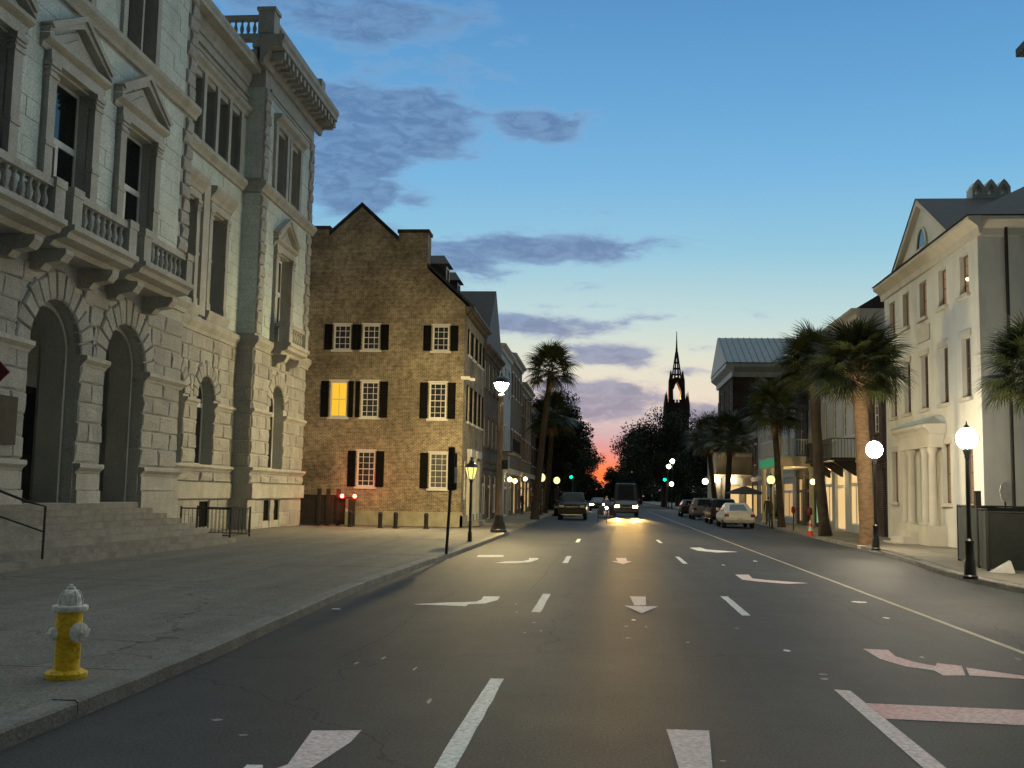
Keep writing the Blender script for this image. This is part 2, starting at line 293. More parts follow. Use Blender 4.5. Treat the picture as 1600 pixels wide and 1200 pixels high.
# ---------------------------------------------------------------- geometry helpers
COL = S.collection
ORG = {}
class Fr:
    """a wall frame: u along the wall, z up, d outward"""
    def __init__(s, o, u, n): s.o = np.array(o, float); s.u = np.array(u, float); s.n = np.array(n, float)
    def P(s, u, z, d=0.0):
        q = s.o + s.u*u + s.n*d; return (q[0], q[1], q[2]+z)
def leftwall(X): return Fr((X, 0, 0), (0, 1, 0), (1, 0, 0))
def rightwall(X): return Fr((X, 0, 0), (0, 1, 0), (-1, 0, 0))
def facing(Y): return Fr((0, Y, 0), (1, 0, 0), (0, -1, 0))
class MB:
    def __init__(s): s.v = []; s.f = []; s.mi = []; s.mats = []
    def use(s, mat):
        if mat not in s.mats: s.mats.append(mat)
        s.cur = s.mats.index(mat); return s
    cur = 0
    def add(s, vs, fs):
        k = len(s.v); s.v += [tuple(p) for p in vs]; s.f += [tuple(i+k for i in f) for f in fs]; s.mi += [s.cur]*len(fs); return s
    def hexa(s, p):   # 8 points: bottom loop 0-3, top loop 4-7
        return s.add(p, [(3, 2, 1, 0), (4, 5, 6, 7), (0, 1, 5, 4), (1, 2, 6, 5), (2, 3, 7, 6), (3, 0, 4, 7)])
    def box(s, x0, x1, y0, y1, z0, z1):
        return s.hexa([(x0, y0, z0), (x1, y0, z0), (x1, y1, z0), (x0, y1, z0), (x0, y0, z1), (x1, y0, z1), (x1, y1, z1), (x0, y1, z1)])
    def fb(s, fr, u0, u1, z0, z1, d0, d1):
        P = fr.P
        return s.hexa([P(u0, z0, d0), P(u1, z0, d0), P(u1, z0, d1), P(u0, z0, d1), P(u0, z1, d0), P(u1, z1, d0), P(u1, z1, d1), P(u0, z1, d1)])
    def poly(s, fr, pts, d0, d1):   # extruded (u,z) polygon
        n = len(pts); a = [fr.P(u, z, d0) for u, z in pts]; b = [fr.P(u, z, d1) for u, z in pts]
        return s.add(a+b, [tuple(range(n))[::-1], tuple(range(n, 2*n))]+[(i, (i+1) % n, n+(i+1) % n, n+i) for i in range(n)])
    def prof(s, fr, u0, u1, pts):   # profile (d,z) swept along u
        n = len(pts); a = [fr.P(u0, z, d) for d, z in pts]; b = [fr.P(u1, z, d) for d, z in pts]
        return s.add(a+b, [tuple(range(n)), tuple(range(n, 2*n))[::-1]]+[(i, n+i, n+(i+1) % n, (i+1) % n) for i in range(n)])
    def tube(s, path, rad, seg=8, cap=True):
        path = [np.array(p, float) for p in path]; rad = rad if isinstance(rad, (list, tuple)) else [rad]*len(path)
        vs = []; fs = []
        for i, p in enumerate(path):
            t = path[min(i+1, len(path)-1)]-path[max(i-1, 0)]; t /= (np.linalg.norm(t)+1e-9)
            a = np.array((1.0, 0, 0)) if abs(t[0]) < .9 else np.array((0, 1.0, 0))
            e1 = np.cross(t, a); e1 /= np.linalg.norm(e1); e2 = np.cross(t, e1)
            for j in range(seg):
                w = 2*math.pi*j/seg; vs.append(p+rad[i]*(math.cos(w)*e1+math.sin(w)*e2))
        for i in range(len(path)-1):
            for j in range(seg):
                fs.append((i*seg+j, i*seg+(j+1) % seg, (i+1)*seg+(j+1) % seg, (i+1)*seg+j))
        if cap: fs += [tuple(range(seg))[::-1], tuple(range((len(path)-1)*seg, len(path)*seg))]
        return s.add(vs, fs)
    def lathe(s, c, prof, seg=12, axis='z'):
        vs = []; fs = []; n = len(prof)
        for r, h in prof:
            for j in range(seg):
                w = 2*math.pi*j/seg; a, b = r*math.cos(w), r*math.sin(w)
                if axis == 'z': q = (c[0]+a, c[1]+b, c[2]+h)
                elif axis == 'x': q = (c[0]+h, c[1]+a, c[2]+b)
                else: q = (c[0]+a, c[1]+h, c[2]+b)
                vs.append(q)
        for i in range(n-1):
            for j in range(seg): fs.append((i*seg+j, i*seg+(j+1) % seg, (i+1)*seg+(j+1) % seg, (i+1)*seg+j))
        fs += [tuple(range(seg))[::-1], tuple(range((n-1)*seg, n*seg))]
        return s.add(vs, fs)
    def ball(s, c, r, seg=14, ring=8, sq=(1, 1, 1)):
        pr = [(max(1e-4, math.sin(math.pi*i/ring))*r, -math.cos(math.pi*i/ring)*r) for i in range(ring+1)]
        k = len(s.v); s.lathe((0, 0, 0), pr, seg)
        for i in range(k, len(s.v)):
            v = s.v[i]; s.v[i] = (c[0]+v[0]*sq[0], c[1]+v[1]*sq[1], c[2]+v[2]*sq[2])
        return s
    def mesh(s, name, mat, org=(0, 0, 0), smooth=False):
        me = bpy.data.meshes.new(name)
        me.from_pydata([(x-org[0], y-org[1], z-org[2]) for x, y, z in s.v], [], s.f)
        if s.mats:
            for mm in s.mats: me.materials.append(MATS[mm])
            me.polygons.foreach_set('material_index', s.mi)
        else: me.materials.append(MATS[mat])
        me.validate(); fixn(me)
        if smooth:
            me.polygons.foreach_set('use_smooth', [True]*len(me.polygons))
            if smooth != 'all': me.set_sharp_from_angle(angle=R(40))
        me.update(); return me
    def build(s, name, mat=None, parent=None, smooth=False, org=None):
        o3 = ORG[parent.name] if parent else (org or (0, 0, 0))
        o = bpy.data.objects.new(name, s.mesh(name, mat, o3, smooth)); COL.objects.link(o)
        if parent: o.parent = parent
        else: o.location = o3
        ORG[o.name] = o3
        return o
import bmesh
def fixn(me):
    bm = bmesh.new(); bm.from_mesh(me); bmesh.ops.recalc_face_normals(bm, faces=bm.faces[:]); bm.to_mesh(me); bm.free()
def tag(o, label=None, cat=None, group=None, kind=None):
    if label: o['label'] = label
    if cat: o['category'] = cat
    if group: o['group'] = group
    if kind: o['kind'] = kind
    return o
def thing(name, loc, label, cat, group=None, rz=0.0):
    o = bpy.data.objects.new(name, None); COL.objects.link(o); o.location = loc; o.rotation_euler = (0, 0, rz); o.empty_display_size = .3
    ORG[o.name] = tuple(loc) if rz == 0 else (0, 0, 0)
    return tag(o, label, cat, group)
def local_thing(name, label, cat, group=None):    # parts are modelled in local coordinates, the root is moved afterwards
    o = bpy.data.objects.new(name, None); COL.objects.link(o); ORG[o.name] = (0, 0, 0); return tag(o, label, cat, group)
def inst(me, name, parent, loc, rot=(0, 0, 0), scale=(1, 1, 1)):
    o = bpy.data.objects.new(name, me); COL.objects.link(o); g = ORG[parent.name] if parent else (0, 0, 0)
    if parent: o.parent = parent
    o.location = (loc[0]-g[0], loc[1]-g[1], loc[2]-g[2]); o.rotation_euler = rot; o.scale = scale; ORG[o.name] = tuple(loc); return o
KIDS = {}
def copy_tree(o, parent=None):
    kids = [c for c in bpy.data.objects if c.parent == o] if o.name not in KIDS else KIDS[o.name]
    KIDS[o.name] = kids
    c = o.copy(); COL.objects.link(c); c.parent = parent; ORG[c.name] = ORG.get(o.name, (0, 0, 0))
    for k in kids: copy_tree(k, c)
    return c
def plight(loc, power, col=WHITE, rad=.12, parent=None, name='lamp_light'):
    d = bpy.data.lights.new(name, 'POINT'); d.energy = power; d.color = col; d.shadow_soft_size = rad
    o = bpy.data.objects.new(name, d); COL.objects.link(o)
    if parent:
        o.parent = parent; g = ORG[parent.name]; o.location = tuple(a-b for a, b in zip(loc, g))
    else: o.location = loc
    return o
# ---------------------------------------------------------------- wall with openings
def wall(mb, fr, u0, u1, z0, z1, ops, rev=.3, seg=10):
    """front face with real openings and reveals; op = (u0,u1,z0,zs,arch)"""
    us = sorted({u0, u1, *[c for o in ops for c in o[:2]]}); 
    zs = {z0, z1}
    for o in ops:
        zs |= {o[2], o[3]}
        if o[4]: zs.add(o[3]+(o[1]-o[0])/2)
    zs = sorted(zs)
    for i in range(len(us)-1):
        for j in range(len(zs)-1):
            uc, zc = (us[i]+us[i+1])/2, (zs[j]+zs[j+1])/2
            if uc < u0 or uc > u1 or zc < z0 or zc > z1: continue
            hit = any(o[0] < uc < o[1] and o[2] < zc < (o[3]+((o[1]-o[0])/2 if o[4] else 0)) for o in ops)
            if not hit:
                mb.add([fr.P(us[i], zs[j]), fr.P(us[i+1], zs[j]), fr.P(us[i+1], zs[j+1]), fr.P(us[i], zs[j+1])], [(0, 1, 2, 3)])
    for a, b, c, d, ar in ops:
        loop = [(a, d), (a, c), (b, c), (b, d)]
        if ar:
            r = (b-a)/2; m = (a+b)/2
            arc = [(m+r*math.cos(math.pi*k/(2*seg)*1), d+r*math.sin(math.pi*k/(2*seg))) for k in range(2*seg+1)]
            top = d+r
            for k in range(2*seg):
                p, q = arc[k], arc[k+1]
                mb.add([fr.P(*p), fr.P(*q), fr.P(q[0], top), fr.P(p[0], top)], [(0, 1, 2, 3)])
            loop = loop+arc[1:-1]
        n = len(loop)
        for k in range(n):
            p, q = loop[k], loop[(k+1) % n]
            if not ar and k == n-1: pass
            mb.add([fr.P(*p), fr.P(*q), fr.P(q[0], q[1], -rev), fr.P(p[0], p[1], -rev)], [(0, 1, 2, 3)])
    return mb
def outline(a, b, c, d, ar, inset=0.0, seg=10):
    a += inset; b -= inset; c += inset
    if not ar: return [(a, c), (b, c), (b, d-inset), (a, d-inset)]
    r = (b-a)/2; m = (a+b)/2
    return [(a, c), (b, c)]+[(m+r*math.cos(math.pi*k/(2*seg)), d+r*math.sin(math.pi*k/(2*seg))) for k in range(2*seg+1)]
def ring(mb, fr, o1, o2, d0, d1):
    """frame between two outlines of equal length"""
    n = len(o1); v = [fr.P(u, z, d1) for u, z in o1]+[fr.P(u, z, d1) for u, z in o2]+[fr.P(u, z, d0) for u, z in o1]+[fr.P(u, z, d0) for u, z in o2]
    fs = []
    for i in range(n):
        j = (i+1) % n
        fs += [(i, j, n+j, n+i), (n+i, n+j, 3*n+j, 3*n+i), (i, 2*n+i, 2*n+j, j)]
    return mb.add(v, fs)
def window(parent, fr, op, d, fw=.07, sash='sash_grey', glass='glass_dark', transom=None, mull=0, rows=0, cols=0, thick=.06, label=None, bar=.03, name='window', interior=None):
    """frame (mesh of the window itself) > pane; transom height is a fraction"""
    a, b, c, e, ar = op
    mb = MB(); ring(mb, fr, outline(*op), outline(*op, inset=fw), d-thick, d)
    top = e+((b-a)/2 if ar else 0)
    if transom is not None:
        zt = c+(e-c)*transom; mb.fb(fr, a+fw*.5, b-fw*.5, zt-.085, zt+.085, d-thick, d+.012)
    zlim = (c+(e-c)*transom) if transom is not None else e
    for k in range(mull):
        u = a+(b-a)*(k+1)/(mull+1); mb.fb(fr, u-.07, u+.07, c+fw*.5, zlim, d-thick*.8, d+.006)
    w = mb.build(name, sash, parent)
    if label: w['label'] = label
    g = MB(); g.add([fr.P(u, z, d-thick*.5) for u, z in outline(*op, inset=fw*.5)], [tuple(range(len(outline(*op))))]); pane = g.build('pane', glass, w)
    if rows or cols:
        g = MB()
        for i in range(1, cols): u = a+(b-a)*i/cols; g.fb(fr, u-bar/2, u+bar/2, c+fw*.6, e-fw*.6, d-thick*.45, d-.012)
        for j in range(1, rows):
            z = c+(e-c)*j/rows; t = bar*(1.7 if j*2 == rows else 1); g.fb(fr, a+fw*.6, b-fw*.6, z-t/2, z+t/2, d-thick*.45, d-.009 if j*2 != rows else d+.004)
        g.build('glazing_bar', sash, w)
    return w
# ---------------------------------------------------------------- stone helpers
def rock_mesh(seed, name='stone'):
    """a unit rock-faced block: u,z in 0..1, outward d in 0..1"""
    rr = random.Random(seed); n = 4; mb = MB(); vs = []; fs = []
    for j in range(n+1):
        for i in range(n+1):
            edge = i in (0, n) or j in (0, n)
            u, z = (0, .04, .34+rr.uniform(-.1, .1), .67+rr.uniform(-.1, .1), .96, 1)[i if n == 5 else (0, 1, 2, 4, 5)[i]], (0, .09, .5+rr.uniform(-.15, .15), .91, 1)[j]
            vs.append((u, .45 if edge else rr.uniform(.62, 1.12), z))
    for j in range(n):
        for i in range(n): k = j*(n+1)+i; fs.append((k, k+1, k+n+2, k+n+1))
    m = len(vs)
    rim = [i for i in range(n+1)]+[(j*(n+1)+n) for j in range(1, n+1)]+[n*(n+1)+i for i in range(n-1, -1, -1)]+[j*(n+1) for j in range(n-1, 0, -1)]
    for k in rim: vs.append((vs[k][0], -.5, vs[k][2]))
    for k in range(len(rim)): q = (k+1) % len(rim); fs.append((rim[k], rim[q], m+q, m+k))
    return mb.add(vs, fs).mesh(name, 'granite_block')
ROCK = [rock_mesh(s) for s in range(8)]
def rot_for(fr):   # local (u,d,z) -> world; needs u x ... handled with negative scale free matrix
    return Matrix(((fr.u[0], fr.n[0], 0, 0), (fr.u[1], fr.n[1], 0, 0), (0, 0, 1, 0), (0, 0, 0, 1)))
def place_block(me, name, parent, fr, u0, u1, z0, z1, depth, gap=.012):
    o = bpy.data.objects.new(name, me); COL.objects.link(o); o.parent = parent
    g = ORG[parent.name]; p = fr.P(u0+gap, z0+gap, 0)
    o.matrix_local = Matrix.Translation((p[0]-g[0], p[1]-g[1], p[2]-g[2])) @ rot_for(fr) @ Matrix.Diagonal((u1-u0-2*gap, depth, z1-z0-2*gap, 1))
    return o
def courses(u0, u1, z0, z1, h, ln, ops, seed=0, pad=0.0):
    """running-bond rectangles cut by openings (arches cut at each course's widest)"""
    rr = random.Random(seed); out = []; n = max(1, round((z1-z0)/h)); h = (z1-z0)/n
    for j in range(n):
        za, zb = z0+j*h, z0+(j+1)*h; spans = [(u0, u1)]
        for a, b, c, d, ar in ops:
            r = (b-a)/2; m = (a+b)/2; top = d+(r+pad if ar else 0)
            if zb <= c+.01 or za >= top-.01: continue
            if ar and za >= d-.02:
                dz = max(0, za-d); hw = math.sqrt(max(0, (r+pad)**2-dz*dz))
            else: hw = r+(pad if ar and zb > d else 0)
            if hw < .02: continue
            ns = []
            for s, e in spans:
                if m+hw <= s or m-hw >= e: ns.append((s, e)); continue
                if m-hw > s+.08: ns.append((s, m-hw))
                if m+hw < e-.08: ns.append((m+hw, e))
            spans = ns
        for s, e in spans:
            w = e-s; k = max(1, round(w/ln)); 
            cuts = [s]
            off = .5 if j % 2 else 0.0
            x = s+ln*(1-off*rr.uniform(.8, 1.1))
            while x < e-.28*ln: cuts.append(x+rr.uniform(-.1, .1)*ln); x += ln*rr.uniform(.85, 1.2)
            cuts.append(e)
            for q in range(len(cuts)-1): out.append((cuts[q], cuts[q+1], za, zb))
    return out
def voussoirs(parent, fr, op, w, depth, n=11, mat='granite_block', name='voussoir'):
    a, b, c, d, ar = op; r = (b-a)/2; m = (a+b)/2
    for k in range(n):
        t0, t1 = math.pi*k/n+.012, math.pi*(k+1)/n-.012; key = (k == n//2); ww = w*(1.15 if key else 1+.08*((k % 2)*2-1))
        pts = [(m+r*math.cos(t0), d+r*math.sin(t0)), (m+(r+ww)*math.cos(t0), d+(r+ww)*math.sin(t0)), (m+(r+ww)*math.cos(t1), d+(r+ww)*math.sin(t1)), (m+r*math.cos(t1), d+r*math.sin(t1))]
        mb = MB(); A = [fr.P(u, z, -.1) for u, z in pts]; Bq = [fr.P(u, z, depth*.45) for u, z in pts]
        cu, cz = sum(p[0] for p in pts)/4, sum(p[1] for p in pts)/4; dd = depth*random.uniform(.85, 1.2)
        Cq = [fr.P(cu+(u-cu)*.86, cz+(z-cz)*.86, dd) for u, z in pts]
        fs = []
        for i in range(4):
            j = (i+1) % 4; fs += [(i, j, 4+j, 4+i), (4+i, 4+j, 8+j, 8+i)]
        mb.add(A+Bq+Cq, fs+[(8, 9, 10, 11)]); mb.build(name, mat, parent)
def baluster_mesh():
    pr = [(.05, 0), (.075, .02), (.075, .06), (.045, .09), (.085, .2), (.09, .28), (.05, .42), (.042, .5), (.07, .54), (.07, .6)]
    return MB().lathe((0, 0, 0), pr, 8).mesh('baluster', 'granite_trim', smooth=True)
BAL = baluster_mesh()
def glow(power, r, col, name='globe_glow'):
    n = '%s_%g_%g' % (name, power, r)
    return n if n in MATS else (emis(n, col, power/(4*math.pi**2*r*r)), n)[1]
# ================================================================ THE SETTING
def sheet(name, pts, z, mat, parent=None, kind=None):
    mb = MB(); mb.add([(x, y, z) for x, y in pts], [tuple(range(len(pts)))]); o = mb.build(name, mat, parent)
    if kind: o['kind'] = kind
    return o
ground = sheet('ground', [(-2500, -300), (2500, -300), (2500, 5000), (-2500, 5000)], -.06, 'soil', kind='structure')
road = sheet('road', [(-30, -30), (40, -30), (40, 6), (16, 12), (14, 20), (14, 330), (-8, 330), (-8, 46), (-6, 44), (-6, -10), (-30, -10)], 0.0, 'asphalt', kind='structure')
def mark(name, pts, mat, z=.004):
    a = sum(pts[i][0]*pts[(i+1) % len(pts)][1]-pts[(i+1) % len(pts)][0]*pts[i][1] for i in range(len(pts)))
    if a < 0: pts = pts[::-1]
    return sheet(name, pts, z, mat, road)
pmat('oil', (.046, .046, .047), (.058, .058, .059), 6, .5, .4, 60, fine=40)
def strip(name, x, y0, y1, w, mat, jit=.006):
    n = max(2, int((y1-y0)/.35)); L_ = []; R_ = []
    for i in range(n+1):
        y = y0+(y1-y0)*i/n; L_.append((x-w/2+random.uniform(-jit, jit), y)); R_.append((x+w/2+random.uniform(-jit, jit), y))
    return mark(name, R_+L_[::-1], mat)
for y0, y1 in ((6.3, 10.2), (15.95, 18.9), (27.45, 30.6), (39.5, 42.5)): strip('lane_dash', -1.0, y0, y1, .135, 'paint')
for y0, y1 in ((16.3, 19.35), (28.4, 31.6), (40.5, 43.4)): strip('lane_dash', 2.13, y0, y1, .125, 'paint')
strip('edge_line', 4.92, 11.0, 120.0, .085, 'paint_line', .004)
mark('turn_arrow', [(-2.11, 7.77), (-1.76, 7.84), (-1.75, 7.47), (-1.8, 7.01), (-1.85, 6.57), (-2.11, 6.53), (-2.0, 6.81), (-2.06, 7.33)], 'paint_blush')
mark('turn_arrow', [(-2.25, 6.76), (-2.15, 6.77), (-2.1, 6.62), (-2.24, 6.6)], 'paint')
mark('turn_arrow', [(-2.04, 18.13), (-1.76, 18.22), (-1.74, 17.56), (-1.89, 16.95), (-2.12, 16.78), (-2.13, 16.49), (-2.96, 16.55), (-2.48, 16.98), (-2.21, 17.11), (-2.05, 17.26), (-2.01, 17.59)], 'paint')
mark('turn_arrow', [(-2.05, 29.24), (-1.79, 29.34), (-1.77, 28.48), (-1.9, 27.47), (-2.24, 26.95), (-2.75, 26.81), (-2.54, 27.49), (-2.14, 27.78), (-2.0, 28.39)], 'paint')
mark('bar_marking', [(-3.55, 30.0), (-2.84, 30.3), (-2.78, 29.38), (-3.48, 29.09)], 'paint')
mark('straight_arrow', [(0.48, 8.27), (0.8, 8.28), (0.68, 6.74), (0.50, 6.71)], 'paint_blush')
mark('straight_arrow', [(0.45, 18.86), (0.73, 18.88), (0.68, 17.41), (0.49, 17.35)], 'paint_blush')
mark('straight_arrow', [(0.33, 17.26), (0.86, 17.26), (0.57, 16.21)], 'paint_blush')
mark('straight_arrow', [(0.32, 30.22), (0.61, 30.34), (0.62, 28.88), (0.36, 28.83)], 'paint_blush')
mark('straight_arrow', [(0.2, 28.71), (0.74, 28.84), (0.49, 27.63)], 'paint_blush')
mark('turn_arrow', [(3.06, 13.07), (3.34, 13.03), (3.29, 12.52), (3.39, 12.13), (3.54, 11.89), (3.62, 12.11), (3.83, 11.96), (3.66, 11.31), (3.43, 11.27), (3.43, 11.58), (3.2, 11.78), (3.06, 12.28)], 'paint_pink')
mark('turn_arrow', [(3.84, 11.85), (4.31, 11.37), (4.25, 11.21), (3.7, 11.32)], 'paint_pink')
mark('turn_arrow', [(2.99, 24.85), (3.31, 24.96), (3.24, 23.8), (3.49, 23.45), (4.26, 22.86), (3.77, 22.54), (3.24, 22.94), (2.96, 23.36)], 'paint_blush')
mark('turn_arrow', [(2.93, 37.31), (3.34, 37.74), (3.42, 36.45), (4.33, 35.23), (3.58, 34.51), (3.05, 35.45)], 'paint')
mark('stop_bar', [(2.27, 9.61), (4.9, 9.50), (4.9, 8.83), (2.27, 8.97)], 'paint_pink')
mark('lane_dash', [(2.13, 10.24), (2.27, 10.2), (2.26, 6.6), (2.10, 6.6)], 'paint_blush')
for x, y, w, h in [(0.42, 15.32, 0.11, 0.19), (0.3, 14.55, 0.08, 0.14), (0.57, 14.55, 0.05, 0.14), (0.3, 13.39, 0.1, 0.12), (2.12, 12.71, 0.11, 0.21), (2.2, 11.09, 0.12, 0.12), (2.16, 10.82, 0.13, 0.15), (4.38, 18.95, 0.44, 0.41), (4.22, 16.52, 0.16, 0.27), (4.2, 30.3, 0.18, 0.61), (3.09, 28.24, 0.1, 0.53), (-0.8, 13.81, 0.03, 0.19), (-1.39, 17.03, 0.04, 0.2), (-1.28, 15.86, 0.04, 0.17), (-0.95, 14.67, 0.08, 0.14), (-0.99, 13.58, 0.05, 0.12), (1.02, 13.15, 0.06, 0.11), (0.8, 7.36, 0.06, 0.07), (3.58, 12.53, 0.06, 0.2), (4.66, 12.62, 0.05, 0.26), (1.78, 14.7, 0.09, 0.14), (-2.9, 8.0, .14, .1), (-2.55, 7.55, .1, .06), (-1.86, 10.6, .04, .3), (-2.3, 11.2, .05, .25), (-2.5, 10.8, .05, .22), (-1.45, 9.0, .05, .3)]:
    k = 7; a0 = random.uniform(0, 6)
    mark('paint_fleck', [(x+w*.5*math.cos(6.283*i/k)*random.uniform(.5, 1), y+h*.5*math.sin(6.283*i/k)*random.uniform(.5, 1)) for i in range(k)], 'paint' if w*h > .02 and x > 0 else 'paint_worn')
# tar filled seams and old oil drips
pmat('tar', (.045, .045, .046), (.055, .055, .055), 3, .85, .3, 40, spec=.05)
def seam(pts, w):
    n = len(pts); L_ = [(x-w/2*random.uniform(.5, 1.3), y) for x, y in pts]; R_ = [(x+w/2*random.uniform(.5, 1.3), y) for x, y in pts]
    mark('tar_seam', R_+L_[::-1], 'tar', .003)
for x0, y0, y1, w in ((-2.75, 11.0, 19.0, .009), (3.9, 15.5, 24.0, .010), (-1.35, 19.5, 34.0, .012)):
    pts = []; x = x0; y = y0
    while y < y1: pts.append((x, y)); x += random.uniform(-.05, .05)+(x0-x)*.12; y += random.uniform(.25, .6)
    seam(pts, w)
# ---- left pavement: broad forecourt in large slabs
KL = -4.24
LK = [(-3.95, -8.0), (-3.95, 9.0), (-4.0, 11.5), (-4.2, 15.7), (-4.28, 19.5), (-4.25, 24.0), (-4.13, 28.0), (-4.06, 37.0), (-4.1, 46.2)]
def klx(y):
    for (xa, ya), (xb, yb) in zip(LK, LK[1:]):
        if ya <= y <= yb+1e-6: return xa+(xb-xa)*(y-ya)/(yb-ya)
    return LK[-1][0]
pl_ = [(x-.19, y, .112) for x, y in LK]+[(-30, 46.2, .112), (-30, -8, .112)]
pave = MB().add(pl_, [tuple(range(len(pl_)))]).build('pavement', 'plaza'); pave['kind'] = 'structure'
ys = [-8, -3.4, 0.9, 5.1, 9.25, 13.4, 18.0, 22.6, 27.2, 31.6, 36.2, 41.0, 46.2]
xs = [None, -6.9, -10.2, -14.0, -18.0]
for i in range(len(ys)-1):
    for j in range(len(xs)-1):
        g = .007; y0, y1 = ys[i]+g, ys[i+1]-g; h = .13+random.uniform(-.002, .002); x0 = xs[j+1]+g
        xa, xb = (klx(y0)-.2, klx(y1)-.2) if j == 0 else (xs[j]-g, xs[j]-g)
        MB().hexa([(x0, y0, .10), (xa, y0, .10), (xb, y1, .10), (x0, y1, .10), (x0, y0, h), (xa, y0, h), (xb, y1, h), (x0, y1, h)]).build('paving_slab', 'plaza', pave)
# drive apron between the stone building and the brick house
apron = MB().add([(KL, 46.2, .02), (-30, 46.2, .06), (-30, 58, .06), (-7.1, 58, .06), (KL, 57.2, .02)], [(0, 4, 3, 2, 1)]).build('driveway', 'plaza'); apron['kind'] = 'structure'
# ---- left kerb stones
kerb = MB()
for (xa, ya), (xb, yb) in zip(LK, LK[1:]): kerb.add([(xa-.01, ya, .1), (xa-.19, ya, .1), (xb-.19, yb, .1), (xb-.01, yb, .1)], [(0, 3, 2, 1)])
kerb = kerb.build('kerb', 'kerb_granite'); kerb['kind'] = 'structure'
def kstone(parent, a, b, w, h, name='kerb_stone'):
    (xa, ya), (xb, yb) = a, b; L_ = math.hypot(xb-xa, yb-ya); t = ((xb-xa)/L_, (yb-ya)/L_); nrm = (-t[1], t[0]) if w > 0 else (t[1], -t[0]); w = abs(w); g = .006; ch = .02
    rows = []
    nseg = 5
    for i in range(nseg+1):
        s = g+(L_-2*g)*i/nseg; bx, by = xa+t[0]*s, ya+t[1]*s; e = random.uniform(-.006, .006); r = random.uniform(-.004, .004)
        q = [(e, -.05), (e, h-ch+r), (ch+e, h+r), (w, h+r), (w, -.05)]
        rows.append([(bx+nrm[0]*d, by+nrm[1]*d, z) for d, z in q])
    vs = [p for r_ in rows for p in r_]; fs = []
    for i in range(nseg):
        for k in range(4): fs.append((i*5+k, i*5+k+1, (i+1)*5+k+1, (i+1)*5+k))
    fs += [(0, 1, 2, 3, 4), tuple(nseg*5+k for k in (4, 3, 2, 1, 0))]
    return MB().add(vs, fs).build(name, 'kerb_granite', parent)
y = -8.0
while y < 46:
    n = min(46.2, y+random.uniform(2.2, 3.2)); 
    if 46.2-n < 1: n = 46.2
    kstone(kerb, (klx(y), y), (klx(n), n), .2, .135); y = n
# ---- left pavement beyond the drive
pave2 = MB().box(-9, KL-.2, 57.4, 330, -.05, .13).build('pavement', 'flagstone'); pave2['kind'] = 'structure'
for i in range(20):
    for x0, x1 in ((KL-.2, -5.9), (-5.9, -7.2)): MB().box(x1+.006, x0-.006, 57.4+i*1.6+.006, 59.0+i*1.6-.006, .1, .136+random.uniform(-.002, .002)).build('paving_slab', 'flagstone', pave2)
kerb2 = MB().box(KL-.19, KL-.01, 57.4, 330, -.06, .10).build('kerb', 'kerb_granite'); kerb2['kind'] = 'structure'
kstone(kerb2, (KL-2.2, 57.0), (KL-.05, 57.35), -.2, .135)
y = 57.4
while y < 120: kstone(kerb2, (KL, y), (KL, y+3), .2, .135); y += 3
# ---- right kerb (bends out) and pavement
RK = [(10.5, 12.0), (8.5, 17.0), (8.08, 21.5), (7.98, 24.0), (8.05, 26.5), (8.6, 31.0), (9.05, 36.0), (9.15, 41.0), (9.3, 47.0), (9.6, 57.0), (9.7, 67.0), (9.7, 330)]
pr_ = MB(); pts = [(x+.18, y) for x, y in RK]+[(40, 330), (40, 12)]
pr_.add([(x, y, .13) for x, y in pts], [tuple(range(len(pts)))]); pave_r = pr_.build('pavement', 'flagstone'); pave_r['kind'] = 'structure'
def rkx(y):
    for (xa, ya), (xb, yb) in zip(RK, RK[1:]):
        if ya <= y <= yb: return xa+(xb-xa)*(y-ya)/(yb-ya)
    return 9.7
y = 17.2
while y < 70:
    st = 1.5; x = max(rkx(y), rkx(y+st))+.22
    while x < 12.3:
        w = random.uniform(1.0, 1.6); x1 = min(12.4, x+w)
        if 12.4-x1 < .5: x1 = 12.4
        MB().box(x+.006, x1-.006, y+.006, y+st-.006, .10, .137+random.uniform(-.002, .003)).build('paving_slab', 'flagstone', pave_r); x = x1
    y += st
kerb_r = MB()
for (xa, ya), (xb, yb) in zip(RK, RK[1:]): kerb_r.add([(xa+.01, ya, .1), (xb+.01, yb, .1), (xb+.19, yb, .1), (xa+.19, ya, .1)], [(0, 3, 2, 1)])
kerb_r = kerb_r.build('kerb', 'kerb_granite'); kerb_r['kind'] = 'structure'
y = 12.0
while y < 120:
    n = y+2.6; kstone(kerb_r, (rkx(y), y), (rkx(n), n), -.19, .135 if not 28 < y < 36 else .06); y = n
# ================================================================ POST OFFICE (grey granite, left)
PO = thing('stone_building', (-14.2, 34, .13), 'grey rusticated granite building with arches, balconies and pedimented windows beside the forecourt', 'building')
XC, XL, XE = -13.7, -14.9, -14.15        # centre block, link, end pavilion
YC0, YC1, YL1, YE1 = 15.5, 32.75, 41.15, 48.45
FC, FL, FE = leftwall(XC), leftwall(XL), leftwall(XE)
AX = [21.15, 25.0, 28.85]
